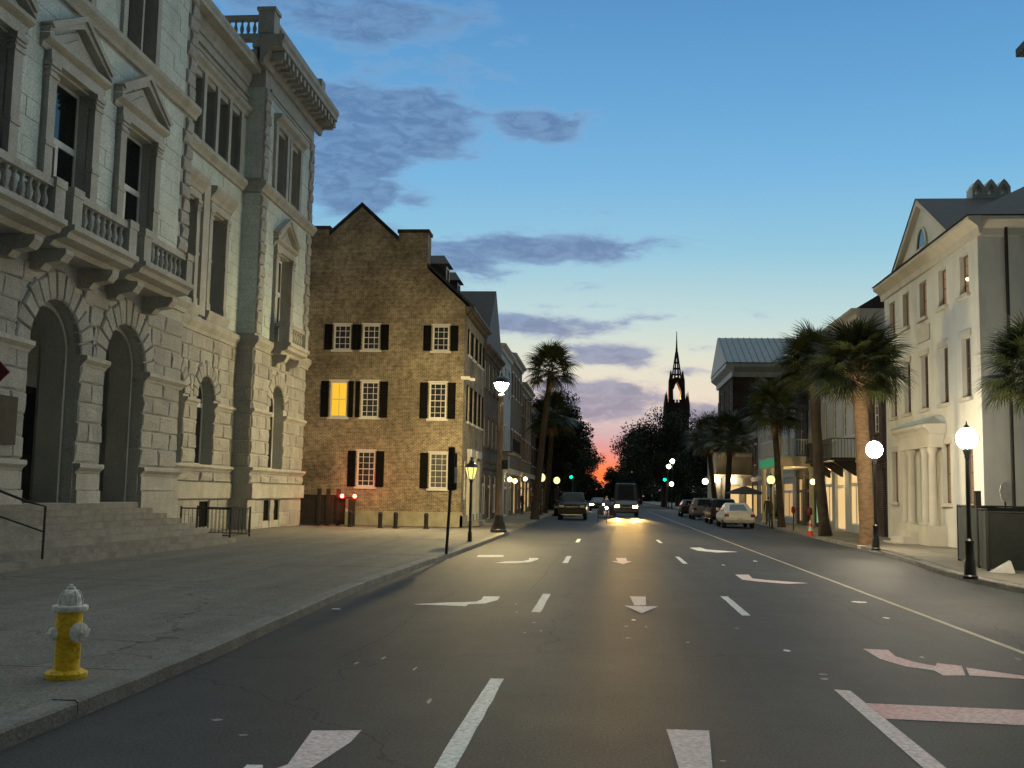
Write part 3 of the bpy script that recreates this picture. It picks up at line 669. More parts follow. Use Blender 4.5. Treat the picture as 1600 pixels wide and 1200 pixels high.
# openings
archC = [(a-1.24, a+1.24, 1.3, 5.12, True) for a in AX if a > 22]+[(21.15-1.24-2, 21.15-1.24-1.9, 1.3, 1.4, False)]
archC = archC[:2]
archL = [(34.35, 36.05, 2.58, 5.05, True), (37.3, 39.0, 2.58, 5.05, True)]
archE = [(43.4, 45.35, 2.58, 5.2, True)]
win2C = [(a-.98, a+.98, 8.05, 12.0, False) for a in AX]
win2L = [(34.75, 36.2, 8.3, 12.1, False), (37.75, 39.2, 8.3, 12.1, False)]
win2E = [(43.45, 45.35, 8.05, 11.85, False)]
win3C = [(a-.98+k*1.0, a-.98+k*1.0+.9, 14.45, 17.3, False) for a in (20.8, 24.6, 28.6) for k in (0, 1)]
win3L = [(35.3+k*1.33, 36.45+k*1.33, 14.5, 16.75, False) for k in range(4)]
win3E = [(42.75, 44.0, 14.5, 17.0, False), (44.75, 46.0, 14.5, 17.0, False)]
base_ops_L = [(34.9, 35.7, .35, 1.25, False), (38.0, 39.0, .30, 1.25, False)]
base_ops_E = [(43.15, 43.95, .42, 1.28, False), (44.5, 45.3, .42, 1.28, False)]
# backing walls with reveals
w = MB()
wall(w, FC, YC0, YC1, .1, 20.6, archC+win2C+win3C, .36)
w.add([FC.P(YC1, .1, 0), FC.P(YC1, .1, -1.3), FC.P(YC1, 20.6, -1.3), FC.P(YC1, 20.6, 0)], [(0, 1, 2, 3)])
wall(w, FL, YC1, YL1, .1, 19.0, archL+win2L+win3L+base_ops_L, .55)
wall(w, FE, YL1, YE1, .1, 19.3, archE+win2E+win3E+base_ops_E, .55)
w.add([FE.P(YL1, .1, 0), FE.P(YL1, .1, -1.2), FE.P(YL1, 19.3, -1.2), FE.P(YL1, 19.3, 0)], [(0, 1, 2, 3)])
w.add([FE.P(YE1, .1, 0), FE.P(YE1, .1, -14), FE.P(YE1, 19.3, -14), FE.P(YE1, 19.3, 0)], [(0, 1, 2, 3)])
w.add([(XE, YL1, 19.9), (XE, YE1, 19.9), (XE-14, YE1, 19.9), (XE-14, YL1, 19.9)], [(0, 1, 2, 3)])
w.add([(XL, YC1, 19.0), (XL, YL1, 19.0), (XL-14, YL1, 19.0), (XL-14, YC1, 19.0)], [(0, 1, 2, 3)])
POW = w.build('wall', 'granite', PO)
# rock-faced ground storey: every stone a piece
nb = 0
def rusticate(fr, u0, u1, z0, z1, ops, seed, depth=.075, ln=1.05, h=.50, pad=.62):
    global nb
    for a, b, c, d in courses(u0, u1, z0, z1, h, ln, ops, seed, pad):
        if b-a < .12: continue
        place_block(ROCK[nb % 8], 'stone', POW, fr, a, b, c, d, depth*random.uniform(.75, 1.25)); nb += 1
rusticate(FC, 22.0, YC1, 2.35, 7.05, archC, 1, ln=1.25, h=.52)
rusticate(FL, YC1+.3, YL1, 2.62, 7.35, archL, 2, ln=1.0, h=.52, pad=.5)
rusticate(FE, YL1, YE1, 2.62, 7.35, archE, 3, ln=1.0, h=.52, pad=.5)
FR_ = facing(YL1)   # the pavilion's return towards the viewer
rusticate(FR_, XL, XE, 2.62, 7.35, [], 4, ln=.8, h=.52, depth=.05)
for op in archC: rusticate(facing(op[1]+.012), XC-.34, XC+.01, 2.4, 5.1, [], 31, depth=.012, ln=.6, h=.45)
for op in archC: voussoirs(POW, FC, op, .66, .075, 13)
for op in archL: voussoirs(POW, FL, op, .52, .07, 11)
for op in archE: voussoirs(POW, FE, op, .55, .07, 11)
# smooth ashlar above: thin stones with open joints, too many to pick apart
am = MB()
def ashlar(fr, u0, u1, z0, z1, ops, seed, h=.46, ln=1.0):
    rr = random.Random(seed)
    for a, b, c, d in courses(u0, u1, z0, z1, h, ln, ops, seed):
        if b-a < .06: continue
        g = .007; am.fb(fr, a+g, b-g, c+g, d-g, -.02, .018+rr.uniform(-.006, .008))
S2 = (7.85, 14.0); S3 = (14.15, 18.0)
grow = lambda ops, k: [(a-k, b+k, c, d, ar) for a, b, c, d, ar in ops]
ashlar(FC, YC0, YC1-.75, 8.0, 13.75, grow(win2C, .42), 11)
ashlar(FC, YC0, YC1-.75, 14.4, 18.6, grow(win3C, .03), 12)
ashlar(FL, YC1, YL1, 8.0, 13.8, grow(win2L, .3), 13)
ashlar(FL, YC1, YL1, 14.45, 16.9, grow(win3L, .05), 14)
ashlar(FE, YL1+.75, YE1-.75, 8.0, 13.8, grow(win2E, .4), 15)
ashlar(FE, YL1+.75, YE1-.75, 14.45, 18.3, grow(win3E, .3), 16)
ashlar(FR_, XL, XE-.02, 8.0, 13.8, [], 17); ashlar(FR_, XL, XE-.02, 14.45, 18.3, [], 18)
a_o = am.build('ashlar_facing', 'granite_ashlar', POW); a_o['kind'] = 'stuff'
# quoins
def quoins(fr, uc, side, z0, z1, n):
    h = (z1-z0)/n
    for k in range(n):
        ln = .74 if k % 2 else .52; u0, u1 = (uc, uc+ln) if side > 0 else (uc-ln, uc)
        place_block(ROCK[(k*3+1) % 8], 'quoin', POW, fr, u0, u1, z0+k*h, z0+(k+1)*h, .10, .014)
for z0, z1, n in ((8.0, 13.75, 13), (14.4, 18.6, 9)): quoins(FC, YC1, -1, z0, z1, n)
for z0, z1, n in ((8.0, 13.75, 12), (14.4, 18.3, 8)):
    quoins(FE, YL1, 1, z0, z1, n); quoins(FE, YE1, -1, z0, z1, n)
# string courses, plinth, cornices
def string(fr, u0, u1, z, hgt, pr, name='string_course', mat='granite_trim'):
    MB().prof(fr, u0, u1, [(-.05, z), (pr*.35, z), (pr*.5, z+hgt*.25), (pr*.8, z+hgt*.45), (pr, z+hgt*.6), (pr, z+hgt*.92), (pr*.9, z+hgt), (-.05, z+hgt)]).build(name, mat, PO)
for fr, a, b in ((FC, YC0, YC1+.12), (FL, YC1+.12, YL1-.2), (FE, YL1-.2, YE1+.2)):
    string(fr, a, b, 7.38, .5, .24); string(fr, a, b, 13.85, .42, .26)
string(FR_, XL, XE+.1, 7.38, .5, .12); string(FR_, XL, XE+.1, 13.85, .42, .14)
for fr, a, b, ops in ((FL, YC1, YL1-.1, archL), (FE, YL1-.1, YE1+.08, archE)):       # impost bands stop at the arches
    es = [a]+[c for o in ops for c in (o[0]-.02, o[1]+.02)]+[b]
    for k in range(0, len(es), 2): string(fr, es[k], es[k+1], 4.72, .24, .17, 'impost')
    string(fr, a, b, 2.36, .24, .2, 'sill_course')
    MB().fb(fr, a, b, 1.36, 1.95, -.05, .16).build('plinth', 'granite_trim', PO)
    rusticate(fr, a+.02, b-.02, 1.97, 2.35, [], 21, depth=.14, ln=1.2, h=.38)
    rusticate(fr, a+.02, b-.02, .15, 1.34, base_ops_L+base_ops_E, 22, depth=.045, ln=1.6, h=.6)
MB().fb(FR_, XL, XE+.16, 1.36, 1.95, -.05, .12).build('plinth', 'granite_trim', PO)
es = [YC0, 23.74, 26.26, 27.59, 30.11, YC1+.1]
for k in range(0, 6, 2):
    string(FC, es[k], es[k+1], 4.86, .28, .22, 'impost'); string(FC, es[k], es[k+1], 2.06, .26, .2, 'pier_base')
    MB().fb(FC, es[k]+.02, es[k+1]-.02, .15, 1.62, -.05, .14).build('plinth', 'granite_trim', PO)
    MB().fb(FC, es[k]+.03, es[k+1]-.03, 1.64, 2.05, -.05, .10).build('plinth', 'granite_trim', PO)
place_block(ROCK[0], 'stone', POW, FC, 30.2, YC1, 1.66, 2.04, .05)
# recessed porch behind the arches: back wall, dark doors, floor
pb = MB(); pb.box(XC-3.4, XC-3.2, YC0, YC1, 1.2, 7.4); pb.box(XC-3.4, XC-.7, YC0, YC1, 7.0, 7.3); pb.box(XC-1.25, XC-1.2, 26.5, 27.4, 1.2, 7.1); pb.box(XC-3.4, XC-1.2, 30.6, 31.0, 1.2, 7.1)
pb.build('porch', 'granite', PO)
MB().box(XC-3.4, XC+.05, YC0, 31.0, 1.05, 1.29).build('porch_floor', 'granite_trim', PO)
for a in (25.0, 28.85):
    d_ = MB().box(XC-3.2, XC-3.1, a-.95, a+.95, 1.29, 4.6).build('door', 'timber_dark', PO)
    MB().box(XC-3.1, XC-3.07, a-.85, a-.06, 2.6, 4.4).box(XC-3.1, XC-3.07, a+.06, a+.85, 2.6, 4.4).build('pane', 'glass_dark', d_)
    ring(MB(), FC, outline(a-1.27, a+1.27, 1.29, 5.12, True), outline(a-1.08, a+1.08, 1.29, 5.12, True), -.95, -.34).build('arch_lining', 'granite', PO)
    ring(MB(), FC, outline(a-1.16, a+1.16, 1.29, 5.12, True), outline(a-1.07, a+1.07, 1.29, 5.12, True), -.37, -.28).build('arch_moulding', 'granite_trim', PO)
for s in (MB().fb(leftwall(XC), 22.0, 23.25, 2.65, 3.75, .08, .16),): s.build('plaque', 'bronze_plaque', PO)
# entrance steps, each one a piece; they return at the right-hand end
st = MB().box(XC, -13.4, YC0, 29.3, .1, 1.29).build('stair', 'granite_trim', PO)
for k in range(8):
    x1 = -11.0-.34*k; z = .13+.145*(k+1); ye = 31.1-.22*k
    if k == 7: z = 1.288
    MB().box(XC+.0 if k > 6 else x1-.42, x1, 12.0, ye, z-.145, z).build('step', 'kerb_granite', st)
    MB().box(XC+.16, x1-.42, ye-.5, ye, z-.145, z-.003).build('step', 'kerb_granite', st)
# windows
for op in win2C: window(PO, FC, op, -.29, .09, 'sash_grey', 'glass_dark', transom=.60, mull=1)
for op in win2E: window(PO, FE, op, -.34, .09, 'sash_grey', 'glass_dark', transom=.60, mull=1)
for op in win2L: window(PO, FL, op, -.45, .08, 'sash_dark', 'glass_tint', transom=.62)
for op in win3C: window(PO, FC, op, -.29, .06, 'sash_dark', 'glass_tint', transom=.55)
for op in win3L: window(PO, FL, op, -.45, .06, 'sash_dark', 'glass_tint', transom=.55)
for op in win3E: window(PO, FE, op, -.45, .06, 'sash_dark', 'glass_tint', transom=.55)
for fr, ops in ((FL, archL), (FE, archE)):
    for op in ops: window(PO, fr, op, -.42, .09, 'sash_grey', 'glass_dark', transom=.92, mull=1)
for fr, ops in ((FL, base_ops_L), (FE, base_ops_E)):
    for op in ops: window(PO, fr, op, -.05, .04, 'shutter', 'shutter')
# window surrounds
def pediment(fr, a, zb, hw, hgt, pr):
    ob = MB()
    ob.prof(fr, a-hw, a+hw, [(-.02, zb-.34), (pr*.3, zb-.34), (pr*.36, zb-.2), (pr*.8, zb-.14), (pr, zb-.10), (pr, zb), (-.02, zb)])
    for s in (-1, 1):   # raking cornices
        q = [(a+s*hw, zb+.02), (a+s*(hw), zb+.17), (a, zb+hgt+.1), (a, zb+hgt-.12)]
        ob.poly(fr, q, -.02, pr); q2 = [(a+s*(hw-.1), zb+.14), (a+s*(hw+.05), zb+.24), (a, zb+hgt+.22), (a, zb+hgt+.08)]
        ob.poly(fr, q2, -.02, pr+.07)
    p_ = ob.build('pediment', 'granite_trim', PO)
    MB().poly(fr, [(a-hw+.28, zb+.005), (a+hw-.28, zb+.005), (a, zb+hgt-.2)], -.02, pr*.3).build('tympanum', 'granite', p_)
    MB().poly(fr, [(a-hw*.42, zb+.10), (a+hw*.42, zb+.10), (a, zb+hgt*.56)], -.02, pr*.45).build('tympanum_panel', 'granite_trim', p_)
    return p_
def surround(fr, op, pr, w_=.36):
    a, b, c, d, _ = op
    for u0, u1 in ((a-w_, a), (b, b+w_)):
        q = MB().fb(fr, u0, u1, c, d+.05, -.02, pr*.5); q.fb(fr, u0-.03, u1+.03, c, c+.25, -.02, pr*.62); q.fb(fr, u0-.03, u1+.03, c+(d-c)*.48, c+(d-c)*.48+.1, -.02, pr*.6); q.fb(fr, u0-.04, u1+.04, d-.34, d-.26, -.02, pr*.62)
        q.fb(fr, u0-.04, u1+.04, d-.18, d-.12, -.02, pr*.64); q.fb(fr, u0-.05, u1+.05, d-.08, d+.06, -.02, pr*.7); q.build('pilaster', 'granite_trim', PO)
    MB().fb(fr, a-w_, b+w_, d+.06, d+.32, -.02, pr*.55).build('architrave', 'granite_trim', PO)
for op in win2C:
    surround(FC, op, .34); a = (op[0]+op[1])/2; pediment(FC, a, 12.62, 1.62, .92, .27)
surround(FE, win2E[0], .3); pediment(FE, 44.4, 12.40, 1.5, .95, .26)
for op in win2L:
    surround(FL, op, .26, .3); a, b = op[0]-.42, op[1]+.42
    MB().prof(FL, a, b, [(-.02, 12.45), (.15, 12.45), (.2, 12.6), (.34, 12.75), (.4, 12.86), (.4, 12.98), (-.02, 13.02)]).build('hood', 'granite_trim', PO)
    MB().prof(FL, op[0]-.36, op[1]+.36, [(-.02, 7.9), (.18, 7.9), (.22, 8.0), (.28, 8.2), (.28, 8.28), (-.02, 8.29)]).build('sill', 'granite_trim', PO)
MB().fb(FL, 36.62, 37.2, 8.0, 12.95, -.02, .2).build('pilaster', 'granite_trim', PO)
MB().prof(FL, 34.9, 41.1, [(-.02, 16.95), (.1, 16.95), (.14, 17.1), (.26, 17.2), (.3, 17.32), (-.02, 17.34)]).build('hood', 'granite_trim', PO)
for k in range(5): MB().fb(FL, 35.02+k*1.33, 35.28+k*1.33, 14.32, 16.95, -.02, .10).build('mullion', 'granite_trim', PO)
MB().prof(FE, 42.35, 46.45, [(-.02, 17.2), (.12, 17.2), (.18, 17.35), (.34, 17.48), (.38, 17.62), (-.02, 17.64)]).build('hood', 'granite_trim', PO)
for u in (42.42, 44.02, 44.46, 46.02): MB().fb(FE, u, u+.3, 14.32, 17.2, -.02, .14).build('mullion', 'granite_trim', PO)
for a in (20.8, 24.6, 28.6):
    for u in (a-1.25, a-.10, a+.92): MB().fb(FC, u+.005, u+.265 if u != a-.10 else u+.115, 14.32, 17.4, -.02, .12).build('mullion', 'granite_trim', PO)
# balconies
def balcony(fr, a, hw, zt, pr, name='balcony'):
    b = MB().prof(fr, a-hw, a+hw, [(-.02, zt-.48), (pr*.55, zt-.48), (pr*.62, zt-.36), (pr*.86, zt-.3), (pr*.9, zt-.18), (pr, zt-.12), (pr, zt), (-.02, zt)]).build(name, 'granite_trim', PO)
    for u in (a-hw+.02, a+hw-.46):
        MB().fb(fr, u, u+.44, zt+.002, zt+.78, pr-.52, pr-.08).fb(fr, u-.03, u+.47, zt+.70, zt+.9, pr-.55, pr-.05).build('pier', 'granite_trim', b)
        MB().fb(fr, u, u+.42, zt+.002, zt+.78, .02, .2).build('pier', 'granite_trim', b)
    MB().fb(fr, a-hw+.46, a+hw-.46, zt+.66, zt+.84, pr-.42, pr-.12).build('rail', 'granite_trim', b)
    MB().fb(fr, a-hw+.46, a+hw-.46, zt+.002, zt+.07, pr-.42, pr-.12).build('rail', 'granite_trim', b)
    for u in (a-hw+.1, a+hw-.32): MB().fb(fr, u, u+.22, zt+.68, zt+.84, .2, pr-.55).fb(fr, u, u+.22, zt+.002, zt+.07, .2, pr-.55).build('rail', 'granite_trim', b)
    n = int((2*hw-1.1)/.27); 
    for k in range(n):
        u = a-hw+.6+(2*hw-1.2)*k/max(1, n-1); inst(BAL, 'baluster', b, fr.P(u, zt+.065, pr-.27))
    for u in (a-hw+.35, a+hw-.35-.36):
        MB().prof(fr, u, u+.36, [(-.02, zt-.98), (pr*.25, zt-.98), (pr*.34, zt-.84), (pr*.62, zt-.78), (pr*.72, zt-.6), (pr*.72, zt-.49), (-.02, zt-.49)]).build('corbel', 'granite_trim', b)
balcony(FC, 21.0, 1.85, 7.82, 1.3); balcony(FC, 24.9, 1.72, 7.82, 1.3); balcony(FC, 28.75, 1.70, 7.82, 1.3)
balcony(FE, 44.4, 1.45, 7.9, .95)
# cornices
def cornice(fr, u0, u1, z0, z1, pr):
    h = z1-z0
    MB().prof(fr, u0, u1, [(-.05, z0), (pr*.12, z0), (pr*.16, z0+h*.2), (pr*.3, z0+h*.3), (pr*.3, z0+h*.55), (pr*.92, z0+h*.58), (pr*.92, z0+h*.75), (pr, z0+h*.85), (pr, z0+h), (-.05, z0+h)]).build('cornice', 'granite_trim', PO)
cornice(FE, YL1-.75, YE1+.9, 19.05, 20.25, .95); cornice(FR_, XL+.35, XE-.02, 19.05, 20.25, .75)
modm = MB().box(0, .62, 0, .24, 0, .3).box(0, .5, .03, .21, -.1, .0).mesh('modillion', 'granite_trim')
for k in range(15): inst(modm, 'modillion', PO, (XE+.22, YL1-.3+k*.58, 19.38))
modf = MB().box(0, .24, 0, .5, 0, .3).mesh('modillion', 'granite_trim')
for k in range(2): inst(modf, 'modillion', PO, (XL+.3+k*.45, YL1-.62, 19.38))
cornice(FL, YC1+.2, YL1-.05, 18.3, 19.25, .6); cornice(FC, YC0, YC1+.5, 18.7, 20.2, .95)
MB().fb(FE, YL1+.55, YE1-.55, 18.28, 18.42, -.02, .10).fb(FE, YL1+.55, YE1-.55, 18.1, 18.2, -.02, .06).build('frieze_moulding', 'granite_trim', PO)
MB().fb(FL, YC1+.2, YL1-.05, 17.6, 17.72, -.02, .09).fb(FL, YC1+.2, YL1-.05, 17.85, 17.95, -.02, .12).build('frieze_moulding', 'granite_trim', PO)
# parapet balustrade on the pavilion
par = MB().box(XL-2.4, XE+.3, YL1-.28, YL1+.1, 20.26, 20.5).box(XE-.1, XE+.3, YL1+.1, YE1+.4, 20.26, 20.5).build('parapet', 'granite_trim', PO)
MB().box(XL-2.4, XE-.32, YL1-.24, YL1+.06, 21.14, 21.32).box(XE-.06, XE+.26, YL1+.5, YE1+.3, 21.14, 21.32).build('rail', 'granite_trim', par)
MB().box(XE-.32, XE+.36, YL1-.34, YL1+.36, 20.505, 21.45).box(XE-.38, XE+.42, YL1-.4, YL1+.42, 21.45, 21.6).build('pier', 'granite_trim', par)
MB().box(XE-.2, XE+.36, YE1-.3, YE1+.36, 20.505, 21.5).build('pier', 'granite_trim', par)
for k in range(8): inst(BAL, 'baluster', par, (XE-.55-k*.27, YL1-.09, 20.5), scale=(1, 1, 1.07))
for k in range(18): inst(BAL, 'baluster', par, (XE+.1, YL1+.75+k*.35, 20.5), scale=(1, 1, 1.07))
# ---- black handrail on the steps and guard rail by the area window
hr = thing('handrail', (-11.3, 19.6, .13), 'thin black iron handrail climbing the granite entrance steps', 'handrail')
P0 = (-11.15, 20.35, .28); 
hb = MB().tube([(-11.1, 20.3, .28), (-11.1, 20.3, 1.32), (-11.35, 20.0, 1.42), (-13.5, 19.2, 2.35)], .026, 8).build('rail', 'iron', hr, True)
MB().tube([(-11.1, 20.28, .82), (-13.5, 19.2, 1.78)], .02, 6).build('lower_rail', 'iron', hr, True)
MB().tube([(-13.4, 19.25, 1.29), (-13.4, 19.25, 2.3)], .024, 6).build('post', 'iron', hr, True)
gr = thing('guard_rail', (-12.4, 34.0, .13), 'low black iron guard rail round the basement window area', 'railing')
GX0, GX1, GY0, GY1 = -14.6, -13.05, 36.4, 37.6
def railing(root, pts, z0, h, step=.13, mat='iron'):
    for p, q in zip(pts, pts[1:]):
        MB().tube([(p[0], p[1], z0+h), (q[0], q[1], z0+h)], .022, 6).build('rail', mat, root); MB().tube([(p[0], p[1], z0+.1), (q[0], q[1], z0+.1)], .018, 6).build('rail', mat, root)
    for p in pts: MB().tube([(p[0], p[1], z0), (p[0], p[1], z0+h+.06)], .03, 6).build('post', mat, root)
    b = MB()
    for p, q in zip(pts, pts[1:]):
        n = int(math.hypot(q[0]-p[0], q[1]-p[1])/step)
        for k in range(1, n): x, y = p[0]+(q[0]-p[0])*k/n, p[1]+(q[1]-p[1])*k/n; b.tube([(x, y, z0+.1), (x, y, z0+h)], .008, 4, False)
    o = b.build('baluster_bars', mat, root); o['kind'] = 'stuff'
railing(gr, [(-13.75, 33.6), (-12.05, 33.5), (-12.05, 35.4), (-13.9, 35.4)], .13, .95)
# ================================================================ BRICK HOUSE (gable end to the viewer)
YB = 52.2; XB = -7.1
BH = thing('brick_house', (-12, 55, .06), 'tall brown brick house with black shuttered white windows and a steep gable', 'building')
FB, FS = facing(YB), leftwall(XB)
W3 = [(-13.82, -12.92, 8.85, 10.15), (-12.33, -11.43, 8.85, 10.15), (-8.74, -7.88, 8.82, 10.12)]
W2 = [(-13.90, -12.99, 5.42, 7.25), (-12.30, -11.39, 5.42, 7.25), (-8.83, -7.94, 5.4, 7.22)]
W1 = [(-12.40, -11.47, 1.95, 3.74), (-8.73, -7.79, 1.92, 3.70)]
opsB = [w_+(False,) for w_ in W3+W2+W1]
YBE = 60.8
sideW = [(Y_, Y_+.95, z0, z1, False) for Y_ in (53.7, 55.6, 57.5, 59.2) for z0, z1 in ((8.85, 10.15), (5.4, 7.25))]
sideG = [(54.5, 55.5, .45, 3.5, False), (57.3, 58.3, .45, 3.5, False), (53.2, 53.9, 1.4, 3.4, False), (59.3, 60.1, 1.4, 3.4, False)]
w = MB(); wall(w, FB, -18.2, XB, .05, 11.2, opsB, .16); wall(w, FS, YB, YBE, .05, 11.2, sideW+sideG, .16)
w.poly(FB, [(-18.2, 11.2), (XB, 11.2), (-12.57, 16.28)], -.3, 0)
w.add([(-18.2, YB, .05), (-18.2, YBE, .05), (-18.2, YBE, 11.2), (-18.2, YB, 11.2)], [(0, 1, 2, 3)])
bw = w.build('wall', 'brick', BH)
for x0, x1, zt, z0 in ((-10.6, -9.1, 14.9, 12.4), (-15.85, -14.25, 15.1, 12.4)):
    c_ = MB().box(x0, x1, YB-.06, YB+1.0, z0, zt).build('chimney', 'brick', BH); MB().box(x0-.07, x1+.07, YB-.13, YB+1.07, zt, zt+.16).build('chimney_cap', 'brick_dark', c_)
MB().poly(FB, [(-18.5, 11.1), (-18.5, 10.98), (-12.57, 16.36), (-6.65, 10.98), (-6.65, 11.12), (-12.57, 16.52)], -(YBE-YB), .05).build('roof', 'slate', BH)
MB().prof(FS, YB-.02, YBE, [(-.02, 10.75), (.12, 10.75), (.2, 10.9), (.42, 11.0), (.42, 11.1), (-.02, 11.1)]).build('eaves', 'brick_grey', BH)
pm = MB().fb(FB, -18.2, XB+.10, .05, .78, -.02, .10).fb(FS, YB-.1, YBE, .05, .62, -.02, .10); pm.build('plinth', 'plinth', BH)
MB().fb(FB, -14.05, -11.3, 10.9, 12.9, -.1, .03).build('blocked_window', 'brick', BH) if False else None
for x0, x1 in ((-13.9, -13.05), (-11.75, -10.95)): MB().fb(FB, x0, x1, 11.75, 13.1, -.1, .025).build('blocked_window', 'brick', BH)
def shutter(fr, u0, u1, z0, z1):
    m_ = MB().fb(fr, u0, u1, z0, z1, .005, .045); n = int((z1-z0)/.09)
    for k in range(n): m_.fb(fr, u0+.05, u1-.05, z0+.06+k*(z1-z0-.1)/n, z0+.11+k*(z1-z0-.1)/n, .045, .06)
    m_.build('shutter', 'shutter', BH)
for i, (a, b, c, d) in enumerate(W3+W2+W1):
    lit = (i == 3); row = 0 if i < 3 else 1 if i < 6 else 2
    window(BH, FB, (a, b, c, d, False), -.05, .085, 'sash_white', 'window_gold' if lit else 'glass_tint' if i != 7 else 'sash_dark', rows=(4 if row == 0 else 6), cols=3 if not lit else 0, label='window lit gold from inside' if lit else None, thick=.08, bar=.024) if not lit else window(BH, FB, (a, b, c, d, False), -.05, .085, 'sash_white', 'window_gold', rows=2, cols=2, label='window lit gold from inside', thick=.08, bar=.024)
    MB().fb(FB, a-.10, b+.10, c-.10, c-.003, .002, .11).build('sill', 'sash_white', BH); MB().fb(FB, a-.06, b+.06, d+.003, d+.075, .002, .06).build('head', 'sash_white', BH)
    sw = .40
    if not (i in (1, 4)): shutter(FB, a-.06-sw, a-.06, c, d)
    else: shutter(FB, a-.28, a-.06, c, d)
    shutter(FB, b+.06, b+.06+(sw if i not in (0, 3) else .22), c, d) if i not in (0, 3) else shutter(FB, b+.06, b+.30, c, d)
    # flat arch of rubbed brick over the window
    n = 9
    for k in range(n):
        u = a-.1+(b-a+.2)*k/n; rise = .10*math.sin(math.pi*(k+.5)/n) if row < 2 else 0
        MB().fb(FB, u+.004, u+(b-a+.2)/n-.004, d+.08+rise, d+.30+rise, -.02, .018).build('arch_brick', 'brick', BH)
for op in sideW:
    window(BH, FS, op, -.05, .08, 'sash_white', 'glass_tint', rows=4, cols=2, thick=.08)
    MB().fb(FS, op[0]-.34, op[0]-.05, op[2], op[3], .005, .05).build('shutter', 'shutter', BH); MB().fb(FS, op[1]+.05, op[1]+.34, op[2], op[3], .005, .05).build('shutter', 'shutter', BH)
    MB().fb(FS, op[0]-.08, op[1]+.08, op[2]-.1, op[2]-.003, .002, .1).build('sill', 'sash_white', BH)
for op in sideG[2:]: window(BH, FS, op, -.05, .07, 'sash_white', 'glass_dark', rows=4, cols=2, thick=.08)
for op in sideG[:2]:
    d_ = MB().fb(FS, op[0], op[1], op[2], op[3], -.14, -.08).build('door', 'timber_dark', BH)
    MB().fb(FS, op[0]-.3, op[0]-.02, .14, 3.6, .005, .16).fb(FS, op[1]+.02, op[1]+.3, .14, 3.6, .005, .16).fb(FS, op[0]-.36, op[1]+.36, 3.6, 4.0, .005, .26).build('door_surround', 'white_wood', BH)
    MB().fb(FS, op[0]-.4, op[1]+.4, .06, .3, .11, .7).build('door_step', 'kerb_granite', BH)
for Y_ in (53.2, 57.4):
    d_ = MB().box(-11.2, -8.3, Y_, Y_+1.3, 12.2, 13.55).build('dormer', 'slate', BH)
    MB().add([(-11.2, Y_-.12, 13.5), (-8.1, Y_-.12, 13.5), (-8.1, Y_+1.42, 13.5), (-11.2, Y_+1.42, 13.5), (-11.2, Y_+.65, 14.1), (-8.5, Y_+.65, 14.1)], [(0, 1, 5, 4), (2, 3, 4, 5), (1, 2, 5), (0, 4, 3), (0, 3, 2, 1)]).build('dormer_roof', 'slate', d_)
    window(d_, leftwall(-8.3), (Y_+.2, Y_+1.1, 12.45, 13.4, False), .03, .08, 'sash_white', 'glass_tint', thick=.06)
sc_ = thing('security_camera', (-6.9, 52.0, 7.4), 'white security camera boxed on the corner of the brick house', 'camera')
MB().box(-7.2, -6.75, 51.85, 52.05, 7.36, 7.52).build('housing', 'sash_white', sc_); MB().box(-6.75, -6.5, 51.9, 52.0, 7.3, 7.44).build('lens_tube', 'sash_white', sc_); MB().box(-7.06, -6.98, 52.05, 52.2, 7.38, 7.46).build('bracket', 'sash_grey', sc_)

